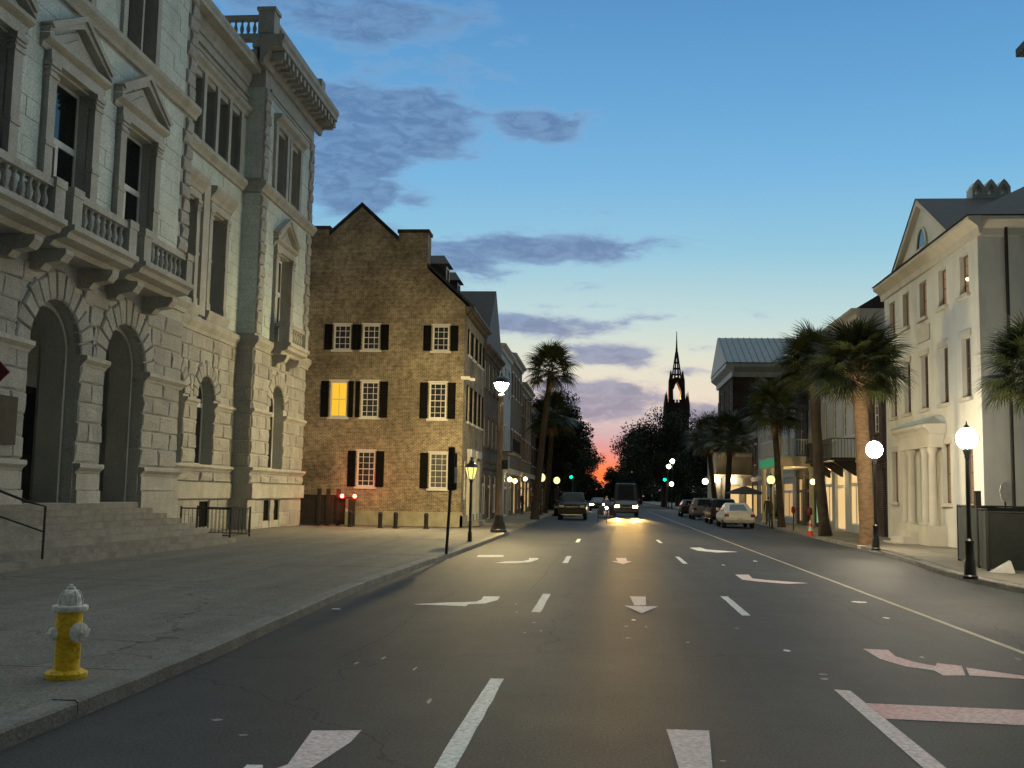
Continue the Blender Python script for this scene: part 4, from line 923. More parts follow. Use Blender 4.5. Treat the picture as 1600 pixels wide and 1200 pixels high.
# ================================================================ further houses on the left
def house(name, label, X, Y0, Y1, H, mat, side, floors, nwin, roof='flat', sash='sash_white', ground=3.6, glass='glass_tint', lit=(), wz=1.7, ww=.95, depth=12.0, cornice='white_wood', shopg='glass_dark', shop=True, frontmat=None, org=None):
    t = thing(name, (X-side*3, (Y0+Y1)/2, .1), label, 'building'); fr = leftwall(X) if side > 0 else rightwall(X)
    ops = []; L_ = Y1-Y0; fh = (H-ground)/floors
    for f in range(floors):
        for k in range(nwin):
            uc = Y0+L_*(k+.5)/nwin; z0 = ground+f*fh+fh*.28; ops.append((uc-ww/2, uc+ww/2, z0, min(z0+wz, ground+(f+1)*fh-.35), False))
    so = []
    if shop:
        m = max(2, nwin-1)
        for k in range(m):
            uc = Y0+L_*(k+.5)/m; so.append((uc-L_/m*.36, uc+L_/m*.36, .5 if k % 2 == 0 else .15, ground-.75, False))
    w = MB(); wall(w, fr, Y0, Y1, .1, H, ops+so, .2)
    n = -side
    w.add([(X, Y0, .1), (X+n*depth, Y0, .1), (X+n*depth, Y0, H), (X, Y0, H)], [(0, 1, 2, 3)]); w.add([(X, Y1, .1), (X+n*depth, Y1, .1), (X+n*depth, Y1, H), (X, Y1, H)], [(0, 1, 2, 3)])
    w.build('wall', mat, t)
    for i, op in enumerate(ops):
        window(t, fr, op, -.08, .07, sash, lit[i] if i in lit else glass, rows=4, cols=2, thick=.07) if not isinstance(lit, dict) else window(t, fr, op, -.08, .07, sash, lit.get(i, glass), rows=4, cols=2, thick=.07)
        MB().fb(fr, op[0]-.1, op[1]+.1, op[2]-.12, op[2]-.003, .003, .12).build('sill', cornice, t)
        MB().fb(fr, op[0]-.1, op[1]+.1, op[3]+.003, op[3]+.16, .003, .07).build('head', cornice, t)
    for i, op in enumerate(so):
        g = shopg if not isinstance(shopg, (list, tuple)) else shopg[i % len(shopg)]
        window(t, fr, op, -.1, .08, sash, g, transom=.74, mull=1 if i % 2 == 0 else 0, thick=.07, name='shop_window' if i % 2 == 0 else 'shop_door')
    MB().prof(fr, Y0-.03, Y1+.03, [(-.02, H-.45), (.1, H-.45), (.16, H-.25), (.36, H-.12), (.4, H), (-.02, H+.02)]).build('cornice', cornice, t)
    MB().prof(fr, Y0, Y1, [(-.02, ground-.4), (.08, ground-.4), (.12, ground-.1), (.18, ground-.02), (-.02, ground)]).build('fascia', cornice, t)
    xs_, xe = (X+n*depth, X+side*.15)
    if roof == 'flat': MB().box(min(X, X+n*depth), max(X, X+n*depth), Y0, Y1, H-.2, H-.05).build('roof', 'slate', t)
    elif roof == 'gable':    # ridge runs back from the street
        ym = (Y0+Y1)/2; rz = H+(Y1-Y0)*.44
        MB().add([(xe, Y0-.2, H), (xe, Y1+.2, H), (xe, ym, rz), (xs_, Y0-.2, H), (xs_, Y1+.2, H), (xs_, ym, rz)], [(0, 1, 2), (3, 5, 4), (0, 2, 5, 3), (1, 4, 5, 2), (0, 3, 4, 1)]).build('roof', 'slate', t)
    elif roof == 'eaves':    # ridge runs with the street
        xm = X+n*depth/2; rz = H+depth*.32
        MB().add([(xe, Y0, H), (xe, Y1, H), (xm, Y0, rz), (xm, Y1, rz), (xs_, Y0, H), (xs_, Y1, H)], [(0, 1, 3, 2), (2, 3, 5, 4), (0, 2, 4), (1, 5, 3), (0, 4, 5, 1)]).build('roof', 'slate', t)
    return t, fr
house('townhouse', 'dark grey brick town house with a steep slate gable beside the shuttered brick house', XB, 60.8, 70.0, 10.4, 'brick_grey', 1, 2, 4, 'gable', cornice='brick_grey')
t2, f2 = house('townhouse', 'pale stucco shop building with white fascia and iron balcony on the left row', XB, 70.0, 78.5, 11.8, 'stucco_blue', 1, 2, 3, 'flat', shopg=['window_warm', 'glass_dark'])
MB().box(XB, XB+.9, 71, 77.6, 4.5, 4.6).build('balcony_floor', 'iron', t2); 
b_ = MB()
for k in range(26): b_.tube([(XB+.88, 71.1+k*.25, 4.6), (XB+.88, 71.1+k*.25, 5.5)], .012, 4, False)
b_.tube([(XB+.88, 71, 5.5), (XB+.88, 77.6, 5.5)], .03, 4); b_.build('balcony_railing', 'iron', t2)
house('townhouse', 'tan brick three storey house halfway down the left row', XB, 78.5, 89.0, 12.3, 'tan', 1, 2, 4, 'eaves', shopg=['glass_dark', 'window_amber'])
t4, f4 = house('townhouse', 'ochre rendered house with warm lit shopfront near the palm trees', XB, 89.0, 101.0, 11.2, 'ochre', 1, 2, 4, 'flat', shopg=['window_warm', 'window_amber'])
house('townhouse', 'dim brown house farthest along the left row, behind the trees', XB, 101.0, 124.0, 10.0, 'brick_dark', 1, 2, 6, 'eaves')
# ================================================================ gate, barrier post, bollards in the drive
gt = thing('drive_gate', (-13.6, 50.6, .06), 'black solid metal gate across the drive between stone building and brick house', 'gate')
for k in range(5): MB().box(-15.6+k*.62, -15.6+k*.62+.60, 50.55, 50.62, .12, 1.5).build('panel', 'iron_rough', gt)
for x in (-15.2, -13.9, -13.45, -12.95): MB().box(x, x+.16, 50.5, 50.7, .06, 1.82).build('post', 'iron_rough', gt)
MB().box(-15.65, -12.5, 50.52, 50.66, 1.45, 1.53).build('rail', 'iron_rough', gt)
MB().box(-14.95, -14.88, 50.5, 50.54, 1.0, 1.35).build('latch', 'sign_white', gt)
bp = thing('barrier_post', (-12.2, 50.4, .06), 'black barrier post with two glowing red lamps at the gate', 'post')
MB().box(-12.3, -12.02, 50.3, 50.6, .06, 1.35).build('post', 'iron_rough', bp)
MB().box(-12.75, -11.85, 50.36, 50.46, 1.36, 1.44).build('arm', 'iron', bp)
for x in (-12.62, -12.0):
    l_ = MB().ball((x, 50.3, 1.48), .085, 10, 6).build('lamp', glow(45, .085, (1, .03, .015), 'red'), bp, True)
MB().box(-12.4, -12.3, 50.2, 50.28, .75, .85).build('reflector', 'sign_white', bp)
BPOS = [(-12.1, 50.0, 'black bollard nearest the red barrier lamps'), (-10.35, 48.6, 'black bollard left of the pair in front of the brick house plinth'), (-9.75, 49.2, 'black bollard right of the pair in front of the brick house plinth'), (-8.2, 48.6, 'black bollard below the ground floor window nearest the house corner')]
for x, y, lb in BPOS:
    b = thing('bollard', (x, y, .05), lb, 'bollard', 'black bollards in the drive')
    MB().lathe((x, y, .02), [(.10, 0), (.10, .62), (.11, .64), (.11, .7), (.07, .76), (.01, .78)], 10).build('shaft', 'iron', b, True); MB().lathe((x, y, .02), [(.14, 0), (.14, .06), (.10, .08)], 10).build('base', 'iron', b, True)

for x, y, z, lb in ((-6.75, 75.2, 2.75, 'warm shop lantern under the iron balcony on the left'), (-6.75, 79.6, 2.7, 'warm shop lantern between the pale and tan shopfronts'), (-6.7, 89.2, 3.0, 'yellow shop lantern at the start of the ochre house')):
    q = thing('shop_lantern', (x, y, z), lb, 'lantern', 'shop lanterns on the left row')
    MB().ball((x, y, z), .17, 10, 6).build('globe', glow(14, .17, (1, .66, .28)), q, True); MB().tube([(x, y, z+.15), (x, y, z+.3), (XB, y, z+.3)], .02, 6).build('bracket', 'iron', q)
# ================================================================ WHITE STUCCO HOUSE (right)
XW = 12.45; YW0, YW1 = 36.2, 48.2
WH = thing('stucco_house', (16, 42, .13), 'large cream stucco house with street pediment, portico and dark roof behind the globe lamps', 'building')
FW_, FN = rightwall(XW), facing(YW0)
axw = [37.6, 40.0, 42.4, 44.8, 46.9]
o3 = [(a-.45, a+.45, 8.95, 10.4, False) for a in axw]; o2 = [(a-.45, a+.45, 5.35, 7.45, False) for a in axw]
o1 = [(a-.45, a+.45, 1.7, 3.85, False) for a in axw if abs(a-42.4) > .1]; od = [(41.6, 43.2, .85, 3.55, False)]
w = MB(); wall(w, FW_, YW0, YW1, .1, 11.2, o3+o2+o1+od, .28); wall(w, FN, XW, 27, .1, 11.2, [(14.6, 15.6, 8.6, 10.3, False)], .2)
w.add([(XW, YW1, .1), (27, YW1, .1), (27, YW1, 11.2), (XW, YW1, 11.2)], [(0, 1, 2, 3)])
w.poly(FW_, [(38.6, 11.2), (46.0, 11.2), (42.3, 13.5)], -.3, 0)
w.build('wall', 'stucco', WH)
for i, op in enumerate(o3+o2+o1):
    g = 'window_dim' if i < 5 else ('glass_tint' if i < 10 else 'window_dim')
    window(WH, FW_, op, -.16, .07, 'tan', g, rows=4, cols=2, thick=.06, bar=.03)
    MB().fb(FW_, op[0]-.14, op[1]+.14, op[2]-.13, op[2]-.003, .003, .13).build('sill', 'stucco_trim', WH)
    if 5 <= i: MB().fb(FW_, op[0]-.16, op[1]+.16, op[3]+.003, op[3]+.22, .003, .06).build('head', 'stucco_trim', WH)
lamp_in = MB().ball((XW+.1, 37.55, 9.5), .07, 8, 6).build('ceiling_lamp', 'globe_soft', WH)
window(WH, FN, (14.6, 15.6, 8.6, 10.3, False), -.12, .07, 'tan', 'window_dim', rows=4, cols=2, thick=.06)
MB().fb(FW_, 41.6, 43.2, 8.0, 8.6, -.02, .04).build('panel', 'stucco_trim', WH)
d_ = MB().fb(FW_, 41.6, 43.2, .85, 3.55, -.26, -.2).build('door', 'cream', WH); MB().fb(FW_, 41.75, 42.3, 1.1, 3.3, -.2, -.17).fb(FW_, 42.5, 43.05, 1.1, 3.3, -.2, -.17).build('door_panel', 'stucco_trim', d_)
# portico
pt = MB().fb(FW_, 40.1, 44.3, .12, .85, .002, .62).build('portico', 'stucco_trim', WH)
for u in (40.45, 41.35, 43.2, 44.0):
    MB().lathe((XW-.36, u, .85), [(.2, 0), (.2, .12), (.165, .16), (.16, 1.0), (.135, 2.65), (.19, 2.75), (.2, 2.9)], 12).build('column', 'stucco_trim', pt, True)
MB().fb(FW_, 40.1, 44.3, 3.752, 4.25, .002, .58).prof(FW_, 39.95, 44.45, [(.002, 4.252), (.6, 4.252), (.66, 4.38), (.8, 4.48), (.82, 4.6), (.002, 4.62)]).build('entablature', 'stucco_trim', pt)
MB().add([(XW-.01, 39.9, 4.622), (XW-.84, 39.9, 4.622), (XW-.84, 44.5, 4.622), (XW-.01, 44.5, 4.622), (XW-.01, 40.2, 4.9), (XW-.3, 40.4, 4.9), (XW-.3, 44.0, 4.9), (XW-.01, 44.2, 4.9)], [(0, 1, 5, 4), (1, 2, 6, 5), (2, 3, 7, 6), (4, 5, 6, 7), (0, 3, 2, 1)]).build('portico_roof', 'sash_grey', pt)
for k in range(3): MB().fb(FW_, 41.5, 43.3, .12, .85-.22*(k+1)+.0, .622+.28*k, .622+.28*(k+1)).build('step', 'stucco_trim', pt)
MB().fb(FW_, 44.9, 45.7, .4, .85, -.02, .03).build('vent', 'sash_grey', WH)
# cornice, pediment and roof
cn = [(-.02, 10.7), (.08, 10.7), (.12, 10.95), (.3, 11.1), (.42, 11.18), (.42, 11.3), (-.02, 11.32)]
MB().prof(FW_, YW0-.42, YW1+.25, cn).build('cornice', 'stucco_trim', WH); MB().prof(FN, XW, 27, cn).build('cornice', 'stucco_trim', WH)
for s in (-1, 1): MB().poly(FW_, [(42.3+s*3.95, 11.32), (42.3+s*3.95, 11.14), (42.3, 13.46), (42.3, 13.72)], -.02, .22).build('raking_cornice', 'stucco_trim', WH)
oc = MB(); oc.poly(FW_, [(42.3+.55*math.cos(math.pi*k/10), 11.75+.75*math.sin(math.pi*k/10)) for k in range(11)], .01, .03).build('lunette', 'glass_tint', WH)
ring(MB(), FW_, [(42.3+.7*math.cos(math.pi*k/10), 11.7+.9*math.sin(math.pi*k/10)) for k in range(11)], [(42.3+.55*math.cos(math.pi*k/10), 11.75+.75*math.sin(math.pi*k/10)) for k in range(11)], .0, .08).build('lunette_frame', 'stucco_trim', WH)
MB().fb(FW_, 42.05, 43.75, 11.58, 11.7, .0, .12).build('lunette_sill', 'stucco_trim', WH)
ex, e0, e1, ez, sl = XW-.5, YW0-.5, YW1+.3, 11.33, .60
ym = (e0+e1)/2; hw = (e1-e0)/2; rz = ez+hw*sl; xr = ex+hw
rf = MB().add([(ex, e0, ez), (ex, e1, ez), (27, e1, ez), (27, e0, ez), (xr, ym, rz), (27, ym, rz)], [(0, 4, 1), (0, 3, 5, 4), (1, 4, 5, 2), (0, 1, 2, 3)])
rf.add([(XW-.26, 38.3, 11.34), (XW-.26, 46.3, 11.34), (XW-.26, 42.3, 13.74), (XW+4.3, 42.3, 13.74), (XW-.2, 38.3, 11.36), (XW-.2, 46.3, 11.36)], [(0, 2, 3, 4), (1, 5, 3, 2)])
rf.build('roof', 'slate', WH)
# arched chimney
FQ = facing(42.6)
ch = MB().box(14.5, 16.0, 42.6, 43.3, 13.2, 14.0).build('chimney', 'stucco', WH)
c0 = MB()
for k in range(3):
    a = 14.5+k*.5+.25
    for s in (-1, 1):
        pts = [(a+s*.24, 14.0), (a+s*.13, 14.0), (a+s*.13, 14.22), (a, 14.42), (a, 14.62), (a+s*.10, 14.52), (a+s*.24, 14.3)]
        c0.poly(FQ, pts, -.7, 0)
c0.build('chimney_cowl', 'stucco', ch)
dp = MB().tube([(13.35, YW0-.1, 11.0), (13.35, YW0-.1, .2)], .06, 8); dp.build('downpipe', 'iron_rough', WH, True)

# ================================================================ dark brick gap house, shop with iron balcony, gallery house
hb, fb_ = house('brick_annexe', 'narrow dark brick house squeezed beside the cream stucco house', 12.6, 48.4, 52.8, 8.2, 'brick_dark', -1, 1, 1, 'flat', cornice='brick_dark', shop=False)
t5, f5 = house('shop_house', 'pale blue white shop house with black iron balcony and warm shop windows', XW, 52.9, 62.5, 11.2, 'stucco_blue', -1, 2, 4, 'eaves', ground=4.0, wz=2.3, ww=.8, glass='glass_tint', cornice='stucco_trim', shopg=['window_warm', 'window_warm'], depth=10)
bf = MB().box(XW-1.3, XW-.0, 53.6, 60.4, 3.72, 3.84).build('balcony', 'iron_rough', t5)
def iron_front(parent, x, y0, y1, z0, h, xw, step=.14):
    b = MB(); n = int((y1-y0)/step)
    for k in range(n+1): b.tube([(x, y0+(y1-y0)*k/n, z0), (x, y0+(y1-y0)*k/n, z0+h)], .011, 4, False)
    for yy in (y0, y1):
        m_ = int(abs(xw-x)/step)
        for k in range(m_): b.tube([(x+(xw-x)*k/m_, yy, z0), (x+(xw-x)*k/m_, yy, z0+h)], .011, 4, False)
        b.tube([(x, yy, z0+h), (xw, yy, z0+h)], .022, 4)
    b.tube([(x, y0, z0+h), (x, y1, z0+h)], .026, 4); b.tube([(x, y0, z0+.12), (x, y1, z0+.12)], .018, 4)
    o = b.build('railing', 'iron', parent); o['kind'] = 'stuff'
iron_front(bf, XW-1.25, 53.65, 60.35, 3.84, .95, XW)
for u in (53.8, 56.9, 60.0): MB().prof(rightwall(XW), u, u+.1, [(0, 2.95), (.1, 2.95), (1.1, 3.6), (1.1, 3.71), (0, 3.71)]).build('bracket', 'iron_rough', bf)
plight((XW-.7, 57, 3.3), 60, WARM, .1, t5)
G = thing('gallery_house', (14, 67, .13), 'dark two storey house with white columned gallery over the pavement', 'building')
FG = rightwall(XW+.05)
go = [(a-.5, a+.5, 4.9, 7.2, False) for a in (64.2, 66.6, 69.0)]; gs = [(a-.85, a+.85, .3, 3.1, False) for a in (64.2, 67, 69.7)]
FGe = facing(62.65); ge = [(13.2, 14.2, 4.9, 7.0, False)]
w = MB(); wall(w, FG, 62.65, 71.0, .1, 8.4, go+gs, .2); wall(w, FGe, XW+.05, 26, .1, 8.4, ge, .2); w.build('wall', 'brick_grey', G)
for op in go: window(G, FG, op, -.08, .07, 'sash_white', 'glass_dark', rows=4, cols=2)
window(G, FGe, ge[0], -.08, .07, 'sash_white', 'glass_dark', rows=4, cols=2)
for i, op in enumerate(gs): window(G, FG, op, -.1, .08, 'sash_dark', ['shop_green', 'glass_dark', 'window_amber'][i], transom=.7, mull=1, name='shop_window')
gf = MB().box(10.1, XW+.04, 63.4, 70.3, 3.65, 4.15).build('gallery', 'cream', G)
MB().box(10.0, XW+.04, 63.3, 70.4, 4.152, 4.25).build('gallery_floor', 'white_wood', gf)
for x, u in ((10.3, 63.65), (10.3, 66.85), (10.3, 70.05), (12.1, 63.65)):
    MB().lathe((x, u, .13), [(.2, 0), (.2, .15), (.15, .2), (.13, 3.2), (.18, 3.38), (.2, 3.52)], 10).build('column', 'cream', gf, True)
    MB().box(x-.1, x+.1, u-.1, u+.1, 4.25, 7.6).build('column', 'white_wood', gf)
b = MB(); n = 48
for k in range(n): y = 63.5+6.8*k/n; b.box(10.13, 10.17, y, y+.05, 4.35, 5.2)
for k in range(15): x = 10.22+.155*k; b.box(x, x+.05, 63.45, 63.49, 4.35, 5.2)
b.box(10.1, 10.2, 63.42, 70.3, 5.2, 5.28); b.box(10.2, 12.45, 63.42, 63.52, 5.2, 5.28)
o = b.build('railing', 'white_wood', gf); o['kind'] = 'stuff'
MB().add([(9.9, 63.1, 7.6), (9.9, 70.6, 7.6), (XW+.1, 70.6, 8.3), (XW+.1, 63.1, 8.3)], [(0, 3, 2, 1)]).build('gallery_roof', 'roof_metal', gf)
MB().box(XW, 26, 62.65, 71, 8.3, 8.5).build('roof', 'slate', G)
gsn = MB().box(9.99, 10.08, 63.9, 69.9, 3.66, 4.14).build('sign_board', 'green_sign', org=(10, 67, 3.66)); tag(gsn, 'long lit green shop sign on the gallery front', 'sign')
plight((11.4, 65, 3.3), 45, WARM, .1, G); plight((11.4, 68.6, 3.3), 30, WARM, .1, G)
ll = thing('wall_lantern', (11.2, 59.6, 2.6), 'amber glowing wall lantern beside the dark palm trunk', 'lantern')
MB().ball((11.9, 62.2, 2.75), .17, 10, 6).build('globe', 'globe_soft', ll, True); MB().tube([(11.9, 62.2, 2.9), (11.9, 62.2, 3.05), (12.46, 62.2, 3.05)], .02, 6).build('bracket', 'iron', ll)
# ---- row behind: stucco side, brick temple-front hall, cream portico
house('townhouse', 'blue grey stucco house just past the columned gallery', XW, 71.2, 88.0, 8.2, 'stucco_blue', -1, 1, 4, 'flat', shopg=['window_amber', 'glass_dark'])
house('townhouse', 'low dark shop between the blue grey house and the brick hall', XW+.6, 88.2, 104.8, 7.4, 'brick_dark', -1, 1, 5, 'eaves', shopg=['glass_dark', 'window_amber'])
T = thing('brick_hall', (20, 111, .13), 'big dark brick hall with white pediment and pale metal roof', 'building')
FT, FTs = rightwall(XW), facing(105.0)
w = MB(); to = [(a-.8, a+.8, z0, z0+3, False) for a in (107.5, 111.5, 115.5) for z0 in (5.5, 10)]; ts = [(a-.7, a+.7, 9.5, 12.2, False) for a in (14.2, 18.2, 22.2)]
wall(w, FT, 105, 118, .1, 14.2, to, .2); wall(w, FTs, XW, 32, .1, 14.2, ts, .2); w.build('wall', 'brick_dark', T)
for op in to: window(T, FT, op, -.08, .1, 'sash_white', 'glass_tint', rows=4, cols=2)
for op in ts: window(T, FTs, op, -.08, .1, 'sash_dark', 'glass_tint', rows=4, cols=2)
cp = [(-.02, 13.6), (.15, 13.6), (.2, 14.1), (.6, 14.4), (.75, 14.55), (.75, 14.9), (-.02, 14.95)]
MB().prof(FT, 104.2, 118.8, cp).build('cornice', 'white_wood', T); MB().prof(FTs, XW-.02, 32, cp).build('cornice', 'white_wood', T)
MB().poly(FT, [(104.4, 14.95), (118.6, 14.95), (111.5, 18.2)], -.3, .2).build('pediment', 'white_wood', T)
MB().poly(FT, [(106.4, 15.15), (116.6, 15.15), (111.5, 17.5)], .2, .26).build('tympanum', 'tan', T)
rfm = MB().add([(XW-.8, 104.1, 14.96), (XW-.8, 118.9, 14.96), (XW-.8, 111.5, 18.45), (34, 104.1, 14.96), (34, 118.9, 14.96), (34, 111.5, 18.45)], [(0, 2, 5, 3), (1, 4, 5, 2), (0, 1, 2), (0, 3, 4, 1)]); ro = rfm.build('roof', 'roof_metal', T)
for k in range(24):
    x = XW-.6+k*.62; MB().hexa([(x, 104.1, 14.97), (x+.06, 104.1, 14.97), (x+.06, 111.5, 18.46), (x, 111.5, 18.46), (x, 104.1, 15.05), (x+.06, 104.1, 15.05), (x+.06, 111.5, 18.54), (x, 111.5, 18.54)]).build('roof_seam', 'roof_metal', ro)
MB().box(13.2, 15.6, 119, 126, .1, 12.8).build('rear_block', 'brick_dark', T)
C = thing('cream_portico', (11, 98, .13), 'cream columned shop portico glowing with wall lamps beyond the parked cars', 'building')
FCp = facing(96.0)
w = MB(); wall(w, FCp, 9.9, 14.0, .1, 5.7, [(10.9, 12.0, .6, 2.9, False), (12.5, 13.5, .2, 2.9, False)], .2); w.add([(9.9, 96, .1), (9.9, 104, .1), (9.9, 104, 5.7), (9.9, 96, 5.7)], [(0, 1, 2, 3)]); w.build('wall', 'cream', C)
window(C, FCp, (10.9, 12.0, .6, 2.9, False), -.1, .08, 'sash_white', 'window_warm', transom=.7); window(C, FCp, (12.5, 13.5, .2, 2.9, False), -.1, .08, 'sash_white', 'window_warm', transom=.75)
MB().prof(FCp, 9.6, 14.2, [(-.02, 3.5), (.25, 3.5), (.3, 3.7), (.4, 3.8), (-.02, 3.85)]).prof(FCp, 9.6, 14.2, [(-.02, 5.4), (.2, 5.4), (.4, 5.65), (.42, 5.8), (-.02, 5.82)]).build('cornice', 'cream', C)
for u in (10.0, 10.5, 12.15, 13.7): MB().fb(FCp, u, u+.26, .12, 3.5, .003, .2).build('pilaster', 'stucco_trim', C)
MB().box(9.9, 14, 96, 104, 5.72, 5.8).build('roof', 'slate', C)
for i, (x, z, lb) in enumerate(((8.9, 3.15, 'bright wall lamp farthest left on the cream portico'), (9.95, 3.3, 'bright wall lamp at the corner of the cream portico'), (11.35, 3.3, 'bright wall lamp between the palm trunks on the cream portico'))):
    q = thing('wall_lamp', (x, 95.6, z), lb, 'lamp', 'lamps on the cream portico')
    MB().ball((x, 95.55, z), .26, 12, 8).build('globe', glow(40, .26, WHITE), q, True); MB().tube([(x, 95.55, z+.25), (x, 95.55, z+.4), (x if i else 9.9, 96.0, z+.4)], .03, 6).build('bracket', 'iron', q)
# ---- cafe parasol in front
u_ = thing('cafe_parasol', (11.0, 78.5, .13), 'dark open cafe parasol on the pavement before the cream portico', 'parasol')
MB().lathe((10.9, 84, .13), [(.3, 0), (.3, .08), (.03, .1), (.03, 2.5)], 10).build('pole', 'iron', u_, True)
MB().lathe((10.9, 84, 2.05), [(1.6, 0), (1.62, .03), (.9, .35), (.05, .62)], 8).build('canopy', 'canvas', u_)
# ================================================================ corner building whose eave tip enters top right
N_ = thing('corner_building', (18, 18, .13), 'dark projecting eave corner of a building beyond the right edge', 'building')
w = MB(); w.box(11.9, 24, 8, 24.6, .1, 12.6); w.build('wall', 'stucco', N_)
MB().add([(10.05, 6, 12.75), (10.05, 26.2, 12.75), (25, 26.2, 12.75), (25, 6, 12.75), (10.05, 6, 12.95), (10.05, 26.2, 12.95), (25, 26.2, 12.95), (25, 6, 12.95), (17, 14, 17), (17, 18.5, 17)], [(0, 1, 2, 3), (0, 4, 5, 1), (1, 5, 6, 2), (2, 6, 7, 3), (3, 7, 4, 0), (4, 8, 9, 5), (5, 9, 6), (6, 9, 8, 7), (7, 8, 4)]).build('roof', 'slate', N_)
# ================================================================ church tower far away
CH = thing('church', (28.2, 425, 0), 'dark distant church tower with openwork spire and pinnacles above the trees', 'church')
cx, cy = 28.2, 425.0
def sq(mb, hw, z0, z1, hw1=None):
    h1 = hw if hw1 is None else hw1
    return mb.hexa([(cx-hw, cy-hw, z0), (cx+hw, cy-hw, z0), (cx+hw, cy+hw, z0), (cx-hw, cy+hw, z0), (cx-h1, cy-h1, z1), (cx+h1, cy-h1, z1), (cx+h1, cy+h1, z1), (cx-h1, cy+h1, z1)])
sq(MB(), 5.2, 0, 34, 4.6).build('tower', 'church', CH)
m_ = MB(); sq(m_, 4.4, 34, 39.0, 3.4); m_.build('belfry_base', 'church', CH)
FCh = facing(cy-3.2)
for sx in (-1, 1):
    for sy in (-1, 1):
        x, y = cx+sx*2.35, cy+sy*2.35
        MB().hexa([(x-.95, y-.95, 39), (x+.95, y-.95, 39), (x+.95, y+.95, 39), (x-.95, y+.95, 39), (x-.7, y-.7, 48), (x+.7, y-.7, 48), (x+.7, y+.7, 48), (x-.7, y+.7, 48)]).lathe((x, y, 48), [(.75, 0), (.5, 1.2), (.05, 4.2)], 6).build('pinnacle', 'church', CH)
        x, y = cx+sx*4.2, cy+sy*4.2
        MB().lathe((x, y, 33), [(.9, 0), (.8, 5), (.5, 7), (.05, 10.5)], 6).build('pinnacle', 'church', CH)
for fr_, c_ in ((facing(cy-2.9), cx), (facing(cy+2.9), cx)):
    m_ = MB()
    for s in (-1, 1): m_.poly(fr_, [(c_+s*1.6, 44.0), (c_+s*1.15, 44.6), (c_+s*.6, 46.2), (c_, 47.4), (c_, 49.2), (c_+s*2.4, 48.4), (c_+s*2.4, 44.0)], -.6, 0)
    m_.build('arch', 'church', CH)
m_ = MB()
for fx in (-1, 1): m_.poly(Fr((cx+fx*2.9, 0, 0), (0, 1, 0), (fx, 0, 0)), [(cy-2.4, 47), (cy+2.4, 47), (cy+2.4, 48.4), (cy, 49.2), (cy-2.4, 48.4)], -.5, 0)
m_.build('arch', 'church', CH)
for k in range(8):    # open ribs of the spire
    a = math.pi*2*k/8+.39
    MB().tube([(cx+2.0*math.cos(a), cy+2.0*math.sin(a), 48.4), (cx+.42*math.cos(a), cy+.42*math.sin(a), 59.5)], [.3, .2], 5).build('spire_rib', 'church', CH)
for z, r in ((50.2, 1.75), (52.6, 1.42), (55, 1.08), (57.2, .76)): MB().lathe((cx, cy, z), [(r+.12, 0), (r+.12, .5), (r-.2, .5), (r-.2, 0)], 8).build('spire_band', 'church', CH)
MB().lathe((cx, cy, 59), [(.55, 0), (.35, 2.5), (.22, 5.5), (.12, 9)], 6).build('spire_tip', 'church', CH)
m_ = MB()
for k in range(5): x = cx-2.4+k*1.2; m_.box(x-.35, x+.35, cy-3.5, cy-3.2, 38.9, 40.1)
m_.build('battlement', 'church', CH)
plight((cx, cy-.5, 40.4), 9000, (1, .5, .15), .3, CH)
# ================================================================ HYDRANT
hx, hy, hz = -4.53, 8.79, .13
HY = thing('fire_hydrant', (hx, hy, hz), 'yellow fire hydrant with white bonnet and caps on the pavement', 'hydrant')
ph = 34
MB().lathe((hx, hy, hz), [(.165, 0), (.17, .012), (.17, .045), (.155, .055), (.108, .07), (.105, .09), (.103, .30), (.115, .33), (.115, .40), (.108, .42), (.106, .545), (.12, .555)], 28).build('barrel', 'hyd_yellow', HY, True)
bn = MB().lathe((hx, hy, hz+.556), [(.142, 0), (.146, .008), (.146, .038), (.14, .046), (.098, .05), (.096, .09), (.085, .135), (.06, .17), (.034, .182), (.034, .20), (.028, .203)], 28).build('bonnet', 'hyd_white', HY, True)
rb = MB()
for k in range(8):
    a = 2*math.pi*k/8+.2; pts = [(.100, .05), (.098, .09), (.088, .135), (.062, .172)]
    rb.tube([(hx+r*math.cos(a), hy+r*math.sin(a), hz+.556+z) for r, z in pts], .007, 5)
rb.build('rib', 'hyd_white', bn, True)
MB().lathe((hx, hy, hz+.756), [(.022, 0), (.020, .02), (.012, .025)], 5).build('operating_nut', 'hyd_white', bn)
for k in range(8):
    a = 2*math.pi*k/8+.4; MB().lathe((hx+.145*math.cos(a), hy+.145*math.sin(a), hz+.045), [(.014, 0), (.014, .014), (.006, .018)], 6).build('bolt', 'hyd_yellow', HY)
def nozzle(ang, r, ln, z, nm):
    d = np.array((math.cos(ang), math.sin(ang), 0)); o = np.array((hx, hy, hz+z))
    MB().tube([o+d*.06, o+d*.13], [r*1.02, r*.98], 18).build('nozzle', 'hyd_yellow', HY, True)
    c = MB().tube([o+d*.125, o+d*.13, o+d*(.13+ln), o+d*(.14+ln)], [r*1.05, r*1.18, r*1.16, r*.9], 18).build(nm, 'hyd_white', HY, True)
    MB().tube([o+d*(.138+ln), o+d*(.175+ln)], [.021, .018], 5).build('cap_nut', 'hyd_white', c)
nozzle(R(-28), .072, .032, .385, 'pumper_cap'); nozzle(R(-122), .048, .026, .375, 'hose_cap'); nozzle(R(62), .048, .026, .375, 'hose_cap')
ch_ = MB()
for k in range(9): ch_.ball((hx+.112*math.cos(R(-8)), hy+.112*math.sin(R(-8)), hz+.32-k*.019), .009, 6, 4)
ch_.build('chain', 'hyd_yellow', HY)
